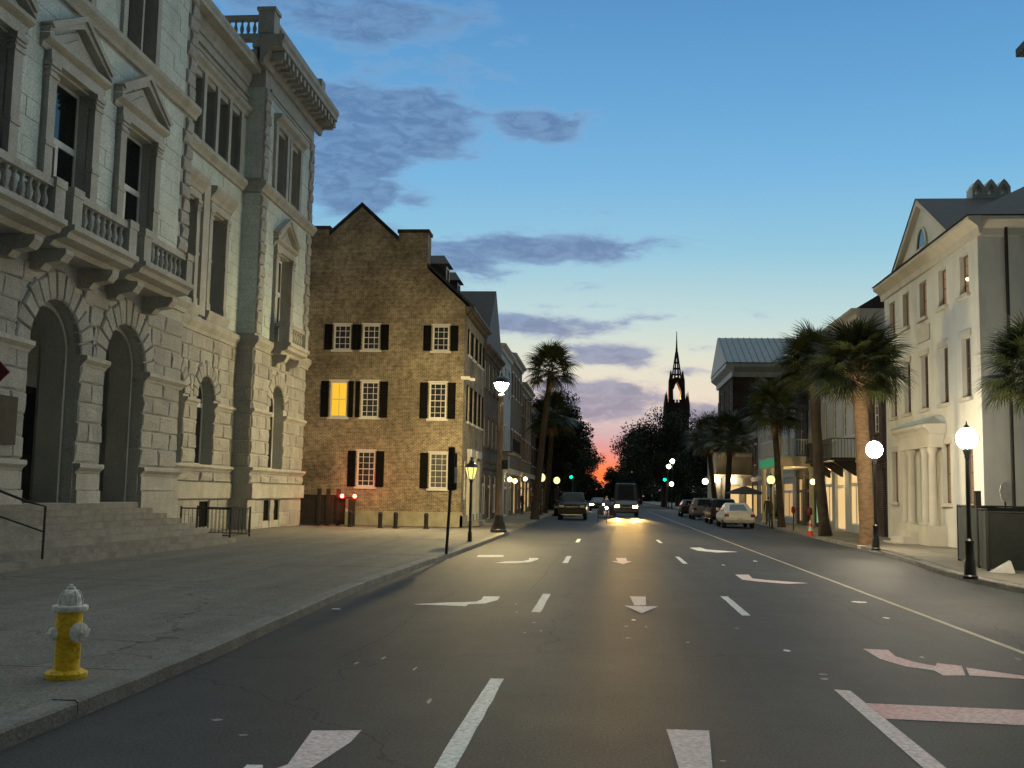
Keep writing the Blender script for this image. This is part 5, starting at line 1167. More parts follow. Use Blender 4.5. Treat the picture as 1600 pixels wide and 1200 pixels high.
# ================================================================ STREET LAMPS
def globe_lamp(loc, h, gr, label, mat='globe_lit', power=300, group='globe lamps on black posts', tint=WHITE):
    x, y, z = loc; t = thing('street_lamp', loc, label, 'street lamp', group)
    MB().lathe(loc, [(.16, 0), (.16, .06), (.125, .09), (.12, .36), (.10, .40), (.085, .72), (.095, .74), (.095, .80), (.06, .84)], 12).build('base', 'lamp_post', t, True)
    MB().lathe((x, y, z+.84), [(.055, 0), (.048, h*.3), (.042, h-gr-.84-.22), (.06, h-gr-.84-.2), (.06, h-gr-.84-.14), (.09, h-gr-.84-.06), (.10, h-gr-.84+.02)], 10).build('post', 'lamp_post', t, True)
    MB().ball((x, y, z+h), gr, 18, 12, (1, 1, 1.08)).build('globe', glow(power, gr, tint), t, True)
    MB().lathe((x, y, z+h+gr*1.03), [(.07, 0), (.06, .05), (.02, .09), (.008, .16)], 8).build('finial', 'lamp_post', t, True)
    return t
globe_lamp((7.73, 23.44, .135), 2.97, .215, 'black post globe lamp nearest the viewer, before the screened fence', power=520)
globe_lamp((8.84, 35.77, .135), 3.28, .26, 'black post globe lamp beside the lit palm trunk', power=820)
globe_lamp((8.95, 58.4, .135), 2.62, .22, 'dimmer yellow globe lamp before the columned gallery', 'globe_soft', 3.2, tint=(1, .78, .3))
globe_lamp((-4.9, 82.0, .13), 2.9, .3, 'yellow globe lamp beside the left palm trunk', 'globe_soft', 6.5, tint=(1, .8, .33))
globe_lamp((-4.75, 105.0, .13), 3.0, .32, 'smaller far globe lamp right of the left palm trunk', 'globe_soft', 7, tint=(1, .8, .33))
# gas lamp
gx, gy = -4.49, 35.46
GL = thing('gas_lamp', (gx, gy, .13), 'yellow gas lantern on a slim black post by the kerb', 'street lamp')
MB().lathe((gx, gy, .13), [(.075, 0), (.07, .3), (.05, .34), (.045, 1.95), (.06, 1.97), (.06, 2.03), (.03, 2.06)], 10).build('post', 'lamp_post', GL, True)
zl = 2.2; ang = R(20)
MB().lathe((gx, gy, zl), [(.07, 0), (.12, .06), (.21, .40)], 6).build('glass', 'gas_lit', GL)
fm = MB()
for k in range(6):
    a = 2*math.pi*k/6; fm.tube([(gx+.07*math.cos(a), gy+.07*math.sin(a), zl), (gx+.125*math.cos(a), gy+.125*math.sin(a), zl+.06), (gx+.215*math.cos(a), gy+.215*math.sin(a), zl+.41)], .011, 4)
fm.build('cage', 'lamp_post', GL); MB().lathe((gx, gy, zl-.06), [(.03, 0), (.09, .05), (.08, .065)], 6).build('holder', 'lamp_post', GL)
MB().lathe((gx, gy, zl+.405), [(.235, 0), (.23, .03), (.12, .14), (.09, .15), (.09, .2), (.03, .25), (.01, .32)], 6).build('cap', 'lamp_post', GL)
# tall light
tx, ty = -4.39, 44.14
TL = thing('tall_street_lamp', (tx, ty, .13), 'tall tan tapered lamp post with flared black base and glaring head', 'street lamp')
MB().lathe((tx, ty, .13), [(.36, 0), (.36, .1), (.30, .16), (.28, .3), (.2, .5), (.19, .62), (.16, .72)], 12).build('base', 'lamp_post', TL, True)
MB().lathe((tx, ty, .84), [(.155, 0), (.14, .1), (.13, 1.0), (.10, 4.9), (.13, 4.95), (.13, 5.05), (.08, 5.1)], 14).build('post', 'pole_tan', TL, True)
MB().box(tx+.12, tx+.34, ty-.1, ty+.1, 2.75, 3.15).build('control_box', 'iron', TL)
MB().ball((tx, ty, 6.32), .27, 16, 10, (1, 1, 1.1)).build('globe', glow(5200, .27, (1.0, .76, .35)), TL, True)
MB().lathe((tx, ty, 6.37), [(.37, 0), (.36, .03), (.30, .17), (.18, .28), (.05, .34), (.02, .45)], 16).build('hood', 'lamp_post', TL, True)  # hood added to keep the lamp's light off the upper walls
# ---- black sign pole
sx_, sy_ = -4.15, 27.9
SP = thing('street_sign', (sx_, sy_, .13), 'dark leaning sign pole with a tall black panel and small white plate', 'sign')
lean = .05
MB().tube([(sx_, sy_, .13), (sx_+lean*2.5, sy_, 2.95)], .04, 8).build('pole', 'iron', SP, True)
MB().box(sx_+.0, sx_+.17, sy_-.06, sy_-.02, 1.8, 2.95).build('panel', 'iron_rough', SP); MB().box(sx_+.175, sx_+.25, sy_-.04, sy_-.02, 2.0, 2.42).build('plate', 'sign_white', SP)
MB().box(sx_+.16, sx_+.24, sy_-.05, sy_+.0, 1.82, 1.98).build('clip', 'iron', SP)
# ---- red bordered sign at the left edge
RX, RY = -8.22, 13.0
RS = thing('road_sign', (RX, RY, .13), 'tip of a dark red sign entering at the left edge', 'sign')
fq = facing(RY); 
MB().tube([(RX, RY+.06, .13), (RX, RY+.06, 3.75)], .035, 8).build('pole', 'iron_rough', RS, True)
MB().poly(fq, [(RX-.5, 3.2), (RX, 2.7), (RX+.5, 3.2), (RX, 3.7)], -.03, 0).build('plate', 'sign_red', RS); MB().poly(fq, [(RX-.4, 3.2), (RX, 2.8), (RX+.4, 3.2), (RX, 3.6)], .0, .006).build('face', 'iron_rough', RS)
# ---- round sign by the side wall, fence, cone, litter
rs = thing('round_sign', (12.7, 35.2, .13), 'oval pale sign on a dark post against the side wall', 'sign')
MB().tube([(12.75, 35.2, .13), (12.75, 35.2, 2.3)], .03, 8).build('post', 'iron_rough', rs, True)
MB().poly(facing(35.16), [(12.75+.17*math.cos(k*.3927), 2.1+.32*math.sin(k*.3927)) for k in range(16)], -.03, .0).build('plate', 'sign_white', rs)
FE_ = thing('screened_fence', (9.8, 27, .13), 'dark fabric screened construction fence standing on the right pavement', 'fence')
def panel(p, q, h, mat):
    n = 8; vs = []; fs = []
    for i in range(n+1):
        t = i/n; x, y = p[0]+(q[0]-p[0])*t, p[1]+(q[1]-p[1])*t; b = .03*math.sin(t*9+p[0])
        for z in (.2, .6, 1.1, h): vs.append((x+b*random.uniform(.3, 1), y+b*random.uniform(.3, 1), .13+z-.13+random.uniform(-.015, .015)))
    for i in range(n):
        for k in range(3): fs.append((i*4+k, (i+1)*4+k, (i+1)*4+k+1, i*4+k+1))
    MB().add(vs, fs).build('screen', mat, FE_, 'all')
    d = np.array((q[0]-p[0], q[1]-p[1])); d /= np.linalg.norm(d)
    for r_ in (p, q): MB().tube([(r_[0], r_[1], .13), (r_[0], r_[1], h+.06)], .03, 6).build('post', 'iron_rough', FE_)
    MB().tube([(p[0], p[1], h+.03), (q[0], q[1], h+.03)], .022, 6).build('top_rail', 'iron_rough', FE_)
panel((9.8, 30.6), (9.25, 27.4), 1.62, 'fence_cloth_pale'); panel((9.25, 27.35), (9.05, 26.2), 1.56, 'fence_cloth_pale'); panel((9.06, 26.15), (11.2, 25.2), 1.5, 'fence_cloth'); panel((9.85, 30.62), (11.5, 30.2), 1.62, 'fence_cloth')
MB().box(9.62, 9.76, 28.6, 28.75, .13, 2.05).build('board', 'iron_rough', FE_)
lt = MB().add([(8.98, 25.7, .14), (9.42, 25.5, .14), (9.4, 26.0, .14), (9.0, 26.0, .14), (9.36, 25.6, .42), (9.36, 25.75, .42)], [(0, 1, 4), (1, 2, 5, 4), (2, 3, 5), (3, 0, 4, 5), (0, 3, 2, 1)]).build('folded_board', 'paper_white', org=(9.2, 25.7, .14)); tag(lt, 'white wedge of board lying at the foot of the screened fence', 'board')
cn_ = thing('traffic_cone', (9.02, 47.8, .137), 'orange traffic cone with pale bands beside the dark palm trunk', 'cone')
MB().lathe((9.02, 47.8, .18), [(.13, 0), (.105, .18)], 14).lathe((9.02, 47.8, .18), [(.078, .38), (.06, .5)], 14).lathe((9.02, 47.8, .18), [(.04, .64), (.03, .72), (.01, .73)], 14).build('body', 'cone_orange', cn_, True)
MB().lathe((9.02, 47.8, .18), [(.105, .181), (.079, .379)], 14).lathe((9.02, 47.8, .18), [(.06, .501), (.041, .639)], 14).build('band', 'cone_band', cn_, True); MB().box(8.83, 9.21, 47.61, 47.99, .137, .18).build('base', 'cone_orange', cn_)
dr = MB().box(9.1, 9.28, 39.0, 39.5, .02, .14).build('kerb_inlet', 'paper_white', org=(9.1, 39.2, .05)); tag(dr, 'white framed drain inlet set in the right kerb', 'drain')
dr2 = MB(); 
pl = MB().lathe((-3.92, 15.5, .005), [(.07, 0), (.066, .012), (.01, .014)], 12).build('paper_cup_lid', 'paper_white', org=(-3.92, 15.5, .005)); tag(pl, 'white crushed lid lying in the left gutter', 'litter')
for (x, y, lb) in ((9.75, 56.2, 'red faced parking meter standing behind the white saloon'), (9.45, 50.2, 'dim red faced parking meter near the traffic cone')):
    pm_ = thing('parking_meter', (x, y, .137), lb, 'parking meter', 'parking meters on the right pavement')
    MB().tube([(x, y, .137), (x, y, 1.0)], .035, 8).build('post', 'iron', pm_, True); MB().lathe((x, y, 1.0), [(.05, 0), (.11, .08), (.11, .28), (.07, .36), (.01, .38)], 10).build('head', 'sign_red', pm_, True)
# ================================================================ TRAFFIC SIGNALS
def signal(loc, zc, label):
    x, y, z = loc; t = thing('traffic_signal', loc, label, 'traffic light', 'green traffic lights at the next crossing')
    MB().tube([(x+.3, y, z), (x+.3, y, zc+1.3)], .09, 8).build('pole', 'iron', t, True); MB().box(x-.2, x+.2, y-.15, y+.15, zc-.3, zc+1.0).build('housing', 'iron_rough', t)
    for k, mt in enumerate(('green_lamp', 'glass_dark', 'glass_dark')): MB().lathe((x, y-.16, zc+k*.4), [(.01, 0), (.2, .0), (.22, .03)], 12, 'y').build('lens', mt, t); MB().lathe((x, y-.16, zc+k*.4), [(.22, -.22), (.22, .03)], 10, 'y').build('visor', 'iron_rough', t) if k else None
signal((-4.75, 150, .13), 4.25, 'green traffic light above the black pickup on the left'); signal((8.35, 150, .13), 4.1, 'green traffic light right of the oncoming van')
for (x, y, z, lb, pw) in ((9.4, 150, 6.7, 'upper of two white lamps above the right traffic light', 120), (8.9, 150, 5.95, 'lower of two white lamps above the right traffic light', 60), (9.3, 150, 3.5, 'white lamp just right of the right traffic light', 40)):
    q = thing('distant_lamp', (x, y, .13), lb, 'street lamp', 'white lamps at the next crossing')
    MB().tube([(x, y+.1, .13), (x, y+.1, z)], .05, 6).build('post', 'iron', q); MB().ball((x, y, z), .3, 10, 8).build('globe', glow(pw, .3, WHITE), q, True)
# ================================================================ PALMS
def frond_mesh(seed, seg=24, pet=.85, bl=.95, mat='frond'):
    """costapalmate fan: petiole along +x then a drooping fan of narrow leaflets"""
    rr = random.Random(seed); mb = MB()
    mb.tube([(0, 0, 0), (pet*.5, 0, .10), (pet, 0, .06)], [.022, .016, .012], 4)
    for k in range(seg):
        t = (k+.5)/seg*2-1; a = t*R(118); L_ = bl*(1.05-.32*abs(t)**1.5)*rr.uniform(.9, 1.08)
        ox = pet+.22*(1-abs(t)); dx, dy = math.cos(a), math.sin(a); w = .030
        bx, by, bz = ox, 0.0, .06-.05*(1-abs(t)); vs = []
        for i, (s, ww) in enumerate(((0.0, .3), (.35, 1.0), (.7, .75), (1.0, .05))):
            dr = -.42*(s**2.5)*L_*rr.uniform(.7, 1.2)-.10*abs(t)*s
            px, py, pz = bx+dx*L_*s, by+dy*L_*s*.9, bz+dr+.05*s
            vs += [(px-dy*w*ww, py+dx*w*ww, pz), (px+dy*w*ww, py-dx*w*ww, pz)]
        mb.add(vs, [(0, 1, 3, 2), (2, 3, 5, 4), (4, 5, 7, 6)])
    me = bpy.data.meshes.new('frond'); me.from_pydata(mb.v, [], mb.f); me.materials.append(MATS[mat]); me.update(); return me
FROND = [frond_mesh(s) for s in (1, 2, 3, 4)]; DEADF = frond_mesh(9, 14, .7, .7, 'boot')
def palm(base, top, cr, label, n=46, r0=.24, r1=.19, lit_boots=False, seed=0, dead=5, squash=1.0, bark='bark_dark'):
    rr = random.Random(seed); t = thing('palm_tree', base, label, 'palm tree', 'palmetto palms along the street')
    b = np.array(base); p = np.array(top); N = 12; path = []; rad = []
    bend = np.array((rr.uniform(-.15, .15), rr.uniform(-.15, .15), 0))
    for i in range(N+1):
        s = i/N; path.append(b+(p-b)*s+bend*math.sin(math.pi*s)+np.array((rr.uniform(-.01, .01), rr.uniform(-.01, .01), 0))); rad.append((r0*1.35 if i == 0 else r0+(r1-r0)*s)*rr.uniform(.96, 1.05)*(1.25 if s > .93 else 1))
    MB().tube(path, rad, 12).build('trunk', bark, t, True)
    bm_ = MB(); nb_ = 26 if lit_boots else 14
    for k in range(nb_):
        a = k*2.4+rr.uniform(-.3, .3); z = -.55+.75*k/nb_; ln = rr.uniform(.28, .55) if lit_boots else rr.uniform(.15, .3); c, s_ = math.cos(a), math.sin(a); o = p+np.array((c*r1*.9, s_*r1*.9, z))
        bm_.tube([o, o+np.array((c*ln*.55, s_*ln*.55, ln*.25)), o+np.array((c*ln, s_*ln, ln*.55))], [.05, .04, .028], 5)
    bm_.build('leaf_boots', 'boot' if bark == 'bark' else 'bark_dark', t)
    for k in range(n):
        f = k/n; a = k*2.39996+rr.uniform(-.25, .25)
        pitch = R(82)-f**.85*R(112)+rr.uniform(-.12, .12)    # from upright to hanging
        sc = cr/1.95*rr.uniform(.86, 1.1)
        o = inst(FROND[k % 4], 'frond', t, tuple(p+np.array((math.cos(a)*.08, math.sin(a)*.08, .30-f*.5))), (rr.uniform(-.5, .5), -pitch, a), (sc, sc, sc*squash))
        o.rotation_mode = 'XYZ'
    for k in range(dead):
        a = rr.uniform(0, 6.28); sc = cr/2.1*rr.uniform(.7, 1.0); inst(DEADF, 'dead_frond', t, tuple(p+np.array((0, 0, -.25))), (rr.uniform(-.4, .4), R(rr.uniform(55, 82)), a), (sc, sc*.7, sc))
    return t
palm((-3.95-.5, 68.0, .13), (-3.55, 68.0, 9.7), 1.95, 'palm tree standing alone by the left kerb before the black pickup', 60, .23, .17, seed=3)
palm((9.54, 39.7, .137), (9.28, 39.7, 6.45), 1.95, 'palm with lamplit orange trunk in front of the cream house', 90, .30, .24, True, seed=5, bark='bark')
palm((9.75, 48.2, .137), (9.35, 48.2, 7.6), 1.95, 'dark trunked palm right of the traffic cone', 80, .25, .2, seed=8)
palm((10.05, 61.7, .137), (9.65, 61.7, 6.7), 1.9, 'slim palm before the columned gallery', 70, .2, .16, seed=9)
palm((10.2, 90.4, .13), (10.5, 90.4, 6.6), 2.5, 'right palm of the far pair in front of the cream portico', 42, .26, .2, seed=12)
palm((9.95, 95.2, .13), (9.2, 95.2, 6.9), 2.5, 'left palm of the far pair in front of the cream portico', 42, .26, .2, seed=14)
palm((10.15, 25.6, .137), (9.98, 25.6, 4.75), 1.25, 'palm crown at the right edge above the screened fence', 80, .22, .2, seed=17)
palm((-5.2, 92, .13), (-4.6, 92, 8.4), 2.6, 'second palm on the left, behind the lone kerb palm', 44, .24, .2, seed=24)
# ================================================================ OAKS
def oak(loc, h, rx, rz, label, n=9000, seed=0, leaf=.34, zc=None, trunk=.35, ry=None, flat=False):
    rr = np.random.RandomState(seed); x, y, z = loc; zc = zc if zc else h-rz; ry = ry or rx
    t = thing('oak_tree', loc, label, 'tree', 'street oaks')
    lm = MB(); fork = z+max(1.6, (zc-rz*.5-z)*.7)
    lm.tube([(x, y, z), (x+.1, y, z+(fork-z)*.5), (x, y, fork)], [trunk*1.3, trunk, trunk*.85], 9); lm.build('trunk', 'bark_dark', t, True)
    K = 64; cent = []; lb = MB()
    for k in range(K):
        d = rr.normal(size=3); d /= np.linalg.norm(d); r = rr.uniform(.1, 1.0)**.55
        c = np.array((x+d[0]*rx*r, y+d[1]*ry*r, zc+d[2]*rz*r)); cent.append((c, rr.uniform(.2, .36)*min(rx, rz)))
        if k < 16: lb.tube([(x, y, fork-.2), ((x+c[0])/2+rr.uniform(-.3, .3), (y+c[1])/2, (fork+c[2])/2+.3), tuple(c)], [trunk*.5, trunk*.26, .04], 5)
    lb.build('limbs', 'bark_dark', t)
    per = n//K; P = []
    for c, r in cent:
        q = rr.normal(size=(per, 3)); q /= np.linalg.norm(q, axis=1)[:, None]; q *= (rr.uniform(0, 1, (per, 1))**.45)*r*1.35; q[:, 2] *= .72; P.append(q+c)
    P = np.concatenate(P); m = len(P); u = rr.normal(size=(m, 3)); u /= np.linalg.norm(u, axis=1)[:, None]; v = np.cross(u, rr.normal(size=(m, 3))); v /= np.linalg.norm(v, axis=1)[:, None]
    s = (leaf*rr.uniform(.5, 1.1, (m, 1))); 
    V = np.stack([P-u*s*.5, P+v*s*.28, P+u*s*.5, P-v*s*.28], 1).reshape(-1, 3)-np.array(loc)
    me = bpy.data.meshes.new('crown'); me.vertices.add(len(V)); me.vertices.foreach_set('co', V.ravel()); me.loops.add(4*m); me.loops.foreach_set('vertex_index', np.arange(4*m)); me.polygons.add(m); me.polygons.foreach_set('loop_start', np.arange(0, 4*m, 4)); me.polygons.foreach_set('loop_total', np.full(m, 4)); me.update(calc_edges=True); me.validate(); me.materials.append(MATS['leaf'])
    o = bpy.data.objects.new('crown', me); COL.objects.link(o); o.parent = t; ORG[o.name] = ORG[t.name]
    return t
oak((-5.6, 112, .13), 12.6, 3.4, 5.0, 'dark dense oak behind the left palms', 18000, 1, .36)
oak((-6.2, 132, .13), 13.2, 4.4, 5.2, 'broad dark oak above the left green traffic light', 18000, 2, .4)
oak((-5.4, 185, .13), 11.5, 4.6, 3.6, 'oak whose thin boughs reach over the sunset gap from the left', 12000, 3, .42)
oak((14.0, 135, .13), 11.5, 4.2, 4.6, 'dark oak behind the far palm pair', 18000, 4, .38)
oak((9.0, 165, .13), 14.2, 6.4, 5.8, 'tallest rounded oak left of the church tower', 24000, 5, .42)
oak((6.6, 200, .13), 14.0, 5.0, 5.4, 'rounded oak edging the sunset gap on the right', 16000, 6, .44)
oak((12.5, 185, .13), 16.0, 6.0, 6.5, 'dark oak below the church tower', 18000, 7, .44)
oak((4.6, 250, 0), 9.0, 5.0, 3.4, 'low oak closing the street end on the right', 10000, 8, .5)
oak((-8.0, 250, 0), 12.0, 6.0, 5.0, 'low oak closing the street end on the left', 10000, 9, .5)
for i, (x, y, r, hh, lb) in enumerate(((-7.5, 322, 7, 7.5, 'low dark tree mass at the street end, left of the glow'), (1.0, 340, 5, 4.6, 'lowest dark bushes at the street end, under the glow'), (8.5, 335, 7, 8, 'low dark tree mass at the street end, right of the van'), (20, 300, 9, 15, 'dark tree mass below the church, beyond the oaks'), (34, 330, 13, 18, 'wide dark tree mass right of the church base'), (-22, 300, 12, 16, 'dark tree mass behind the far left houses'))):
    oak((x, y, 0), hh, r, hh*.56, lb, 9000, 20+i, .75, trunk=.3)
hg = MB(); rr_ = random.Random(4)
for k in range(9000):
    x = rr_.uniform(-90, 110); y = 345+rr_.uniform(-3, 6); z = rr_.uniform(0, 1)**.8*(3.2+1.2*math.sin(x*.4)+.8*math.sin(x*1.3+1)); s_ = rr_.uniform(.35, .8); a = rr_.uniform(0, 6.28)
    hg.add([(x-s_*math.cos(a), y, z-s_*.5), (x+s_*math.cos(a), y+s_*math.sin(a), z-s_*.3), (x+s_*.4, y, z+s_*.7)], [(0, 1, 2)])
hg = hg.build('hedge', 'leaf'); tag(hg, 'dark distant hedge line closing the end of the street', 'hedge', kind='stuff')
# ================================================================ VEHICLES (modelled front towards -Y, then placed)
def loft(mb, secs):
    n = len(secs[0]); vs = [p for s_ in secs for p in s_]; fs = []
    for i in range(len(secs)-1):
        for k in range(n): q = (k+1) % n; fs.append((i*n+k, i*n+q, (i+1)*n+q, (i+1)*n+k))
    return mb.add(vs, fs+[tuple(range(n))[::-1], tuple(range((len(secs)-1)*n, len(secs)*n))])
def section(y, w, zb, zt, crown=.05):
    h = zt-zb; half = [(w*.80, zb), (w*.95, zb+h*.08), (w, zb+h*.3), (w*.995, zb+h*.62), (w*.965, zb+h*.86), (w*.88, zt-.01), (w*.45, zt+crown*.7)]
    return [(x, y, z) for x, z in half]+[(0, y, zt+crown)]+[(-x, y, z) for x, z in half[::-1]]
def wheel(t, x, y, r, w):
    s = 1 if x > 0 else -1
    wv = MB().lathe((x, y, r), [(r*.62, -w/2), (r*.9, -w/2), (r, -w*.36), (r, w*.36), (r*.9, w/2), (r*.62, w/2)], 20, 'x').build('wheel', 'rubber', t, True)
    MB().lathe((x, y, r), [(r*.63, -w*.4), (r*.63, w*.4)], 16, 'x').lathe((x+s*w*.42, y, r), [(r*.6, 0), (r*.25, s*.02), (.03, s*.03)], 10, 'x').build('rim', 'chrome', wv, True)
def vehicle(name, label, cat, body, L_, W_, st, cab, paint, lights=None, group=None, rear_lit=False, wr=.34, wheels=None, headmat='lamp_clear', kindv='car', grille=True):
    """st: list of (y, halfwidth, zbottom, ztop); cab: belt z, roof z, y positions (front base, front top, rear top, rear base), half widths"""
    t = local_thing(name, label, cat, group); m = MB(); loft(m, [section(*s_) for s_ in st]); m.build('body', paint, t, True)
    bz, rz, yf, yft, yrt, yr, wb, wt = cab
    def loop(y0, y1, w, z, cr=.0): return [(-w, y0+.10, z), (-w*.7, y0, z+cr), (w*.7, y0, z+cr), (w, y0+.10, z), (w, y1-.10, z), (w*.7, y1, z+cr), (-w*.7, y1, z+cr), (-w, y1-.10, z)]
    a, b, c = loop(yf, yr, wb, bz-.03), loop(yft-.02, yrt+.02, wt, rz-.05), loop(yft+.18, yrt-.18, wt*.86, rz+.01)
    loft(MB(), [a, b, c]).build('cabin', paint, t, True)
    # glass panels, set just proud of the cabin
    def lerp(p, q, s_): return tuple(p[i]+(q[i]-p[i])*s_ for i in range(3))
    def pan(i, j, lo=.12, hi=.88, si=.08, off=.012, nm='window'):
        A, B, C_, D = a[i], a[j], b[j], b[i]
        P_ = [lerp(lerp(A, D, lo), lerp(B, C_, lo), si), lerp(lerp(A, D, lo), lerp(B, C_, lo), 1-si), lerp(lerp(A, D, hi), lerp(B, C_, hi), 1-si), lerp(lerp(A, D, hi), lerp(B, C_, hi), si)]
        v1, v2 = np.subtract(P_[1], P_[0]), np.subtract(P_[3], P_[0]); n_ = np.cross(v1, v2); n_ = n_/np.linalg.norm(n_); ctr = np.mean(P_, 0)-np.array((0, (yf+yr)/2, (bz+rz)/2))
        if np.dot(n_, ctr) < 0: n_ = -n_
        MB().hexa([tuple(np.array(p)+n_*off) for p in P_]+[tuple(np.array(p)-n_*.01) for p in P_]).build(nm, 'glass_dark', t)
    pan(1, 2, .06, .93, .02, nm='windscreen'); pan(5, 6, .12, .92, .04, nm='rear_window')
    for i, j in ((3, 4), (7, 0)):
        A, B, C_, D = a[i], a[j], b[j], b[i]
        for s0, s1 in ((.07, .36), (.39, .67), (.70, .93)):
            q0 = [lerp(lerp(A, D, .1), lerp(B, C_, .1), s0), lerp(lerp(A, D, .1), lerp(B, C_, .1), s1), lerp(lerp(A, D, .86), lerp(B, C_, .86), s1), lerp(lerp(A, D, .86), lerp(B, C_, .86), s0)]
            sx = .014 if A[0] > 0 else -.014
            MB().hexa([(p[0]+sx, p[1], p[2]) for p in q0]+[(p[0]-sx*.6, p[1], p[2]) for p in q0]).build('side_window', 'glass_dark', t)
    y0, y1 = st[0][0], st[-1][0]; wy = wheels or (y0+.85, y1-.9)
    for y in wy:
        for s in (-1, 1): wheel(t, s*(W_/2-.12), y, wr, .22)
    zf = st[1][3]; zt_ = st[-2][3]
    for s in (-1, 1):
        MB().box(s*W_*.36-.17, s*W_*.36+.17, y0+.02-.03, y0+.12, zf-.26, zf-.10).build('headlight', headmat, t)
        MB().box(s*W_*.40-.12, s*W_*.40+.12, y1-.10, y1+.02, zt_-.30, zt_-.12).build('tail_light', 'tail_red', t)
        MB().box(s*(wb+.12)-.09, s*(wb+.12)+.09, yf+.5, yf+.62, bz+.02, bz+.18).build('mirror', paint, t)
    if grille:
        MB().box(-W_*.25, W_*.25, y0-.025, y0+.05, zf-.34, zf-.10).build('grille', 'plastic_black', t)
        MB().box(-W_*.24, W_*.24, y0-.032, y0, zf-.23, zf-.20).build('grille_bar', 'chrome', t)
    MB().box(-W_*.44, W_*.44, y0-.06, y0+.12, st[0][2]+.02, st[0][2]+.22).build('front_bumper', paint, t); MB().box(-W_*.44, W_*.44, y1-.12, y1+.06, st[-1][2]+.02, st[-1][2]+.20).build('rear_bumper', paint, t)
    MB().box(-.16, .16, y1+.005, y1+.075, zt_-.46, zt_-.34).build('number_plate', 'plate', t)
    return t
def put(t, x, y, rz): t.location = (x, y, 0); t.rotation_euler = (0, 0, rz); return t
def suv_st(L_, W_, hood=1.05, deck=1.1): h = W_/2; return [(-L_/2, h*.86, .42, hood-.16), (-L_/2+.12, h*.95, .32, hood-.06), (-L_/2+.9, h, .28, hood), (-L_/2+1.5, h, .28, hood+.05), (L_/2-.9, h, .28, deck), (L_/2-.12, h*.96, .32, deck-.04), (L_/2, h*.9, .45, deck-.2)]
bp_ = vehicle('pickup_truck', 'black pickup truck parked facing the viewer at the left kerb', 'truck', None, 5.6, 2.0, suv_st(5.6, 2.0, 1.2, 1.22), (1.2, 1.92, -1.25, -.55, 1.0, 1.25, .90, .74), 'car_black', wr=.40)
put(bp_, -2.25, 76.2, 0)
MB().box(-.75, .75, -2.9, -2.8, .34, .42).build('bumper_trim', 'chrome', bp_)
vn = vehicle('van', 'tall dark van driving towards the viewer with both headlights on', 'van', None, 5.9, 2.05, [(-2.95, .86, .42, .95), (-2.85, .97, .32, 1.05), (-2.3, 1.02, .3, 1.3), (-1.9, 1.03, .3, 1.42), (2.8, 1.03, .3, 1.42), (2.95, 1.0, .4, 1.4)], (1.35, 2.78, -2.15, -1.25, 2.75, 2.93, .99, .84), 'van_body', wr=.36, headmat='head_lamp')
put(vn, 1.75, 90.5, 0)
MB().box(-.62, .62, -.8, .2, 2.80, 2.92).build('roof_rack', 'plastic_black', vn)
for s in (-1, 1):
    d = bpy.data.lights.new('headlight_beam', 'SPOT'); d.energy = 15000; d.color = (1, .58, .14); d.spot_size = R(11); d.spot_blend = .7; d.shadow_soft_size = .12
    o = bpy.data.objects.new('headlight_beam', d); COL.objects.link(o); o.parent = vn; o.location = (s*.74, -3.05, .9); o.rotation_euler = (R(85.3), 0, R(180))
wc = vehicle('saloon_car', 'white saloon parked on the right with its tail towards the viewer', 'car', None, 4.7, 1.85, suv_st(4.7, 1.85, .90, .98), (.95, 1.44, -1.05, -.25, 1.0, 1.85, .84, .62), 'car_white', wr=.32, group='cars parked on the right')
put(wc, 7.75, 64.5, math.pi)
ds = vehicle('parked_car', 'dark car parked just ahead of the white saloon', 'car', None, 4.7, 1.88, suv_st(4.7, 1.88, 1.0, 1.08), (1.05, 1.66, -1.15, -.45, 1.75, 2.1, .86, .68), 'car_dark', wr=.34, group='cars parked on the right')
put(ds, 7.85, 73.0, math.pi)
gs_ = vehicle('parked_car', 'silver grey hatchback parked on the right beyond the dark car', 'car', None, 4.5, 1.85, suv_st(4.5, 1.85, 1.0, 1.08), (1.05, 1.66, -1.1, -.4, 1.75, 2.12, .85, .67), 'car_grey', wr=.33, group='cars parked on the right')
put(gs_, 7.75, 86.0, math.pi)
dk = vehicle('parked_car', 'dark car farthest along the right kerb, under the street lamps', 'car', None, 4.5, 1.8, suv_st(4.5, 1.8, .95, 1.0), (1.0, 1.5, -1.1, -.3, 1.5, 2.0, .83, .64), 'car_dark', wr=.32, group='cars parked on the right')
put(dk, 7.55, 96.0, math.pi)
dl = vehicle('parked_car', 'dark car tucked behind the black pickup on the left', 'car', None, 4.6, 1.85, suv_st(4.6, 1.85, .98, 1.02), (1.0, 1.6, -1.1, -.3, 1.6, 2.0, .84, .66), 'car_black', wr=.33)
put(dl, -3.2, 88.5, 0)
oc_ = vehicle('oncoming_car', 'oncoming car with bright headlights behind the pedicab', 'car', None, 4.6, 1.85, suv_st(4.6, 1.85, .98, 1.02), (1.0, 1.5, -1.1, -.3, 1.5, 2.0, .84, .66), 'car_dark', wr=.33, headmat='head_lamp')
put(oc_, -.75, 118, 0)
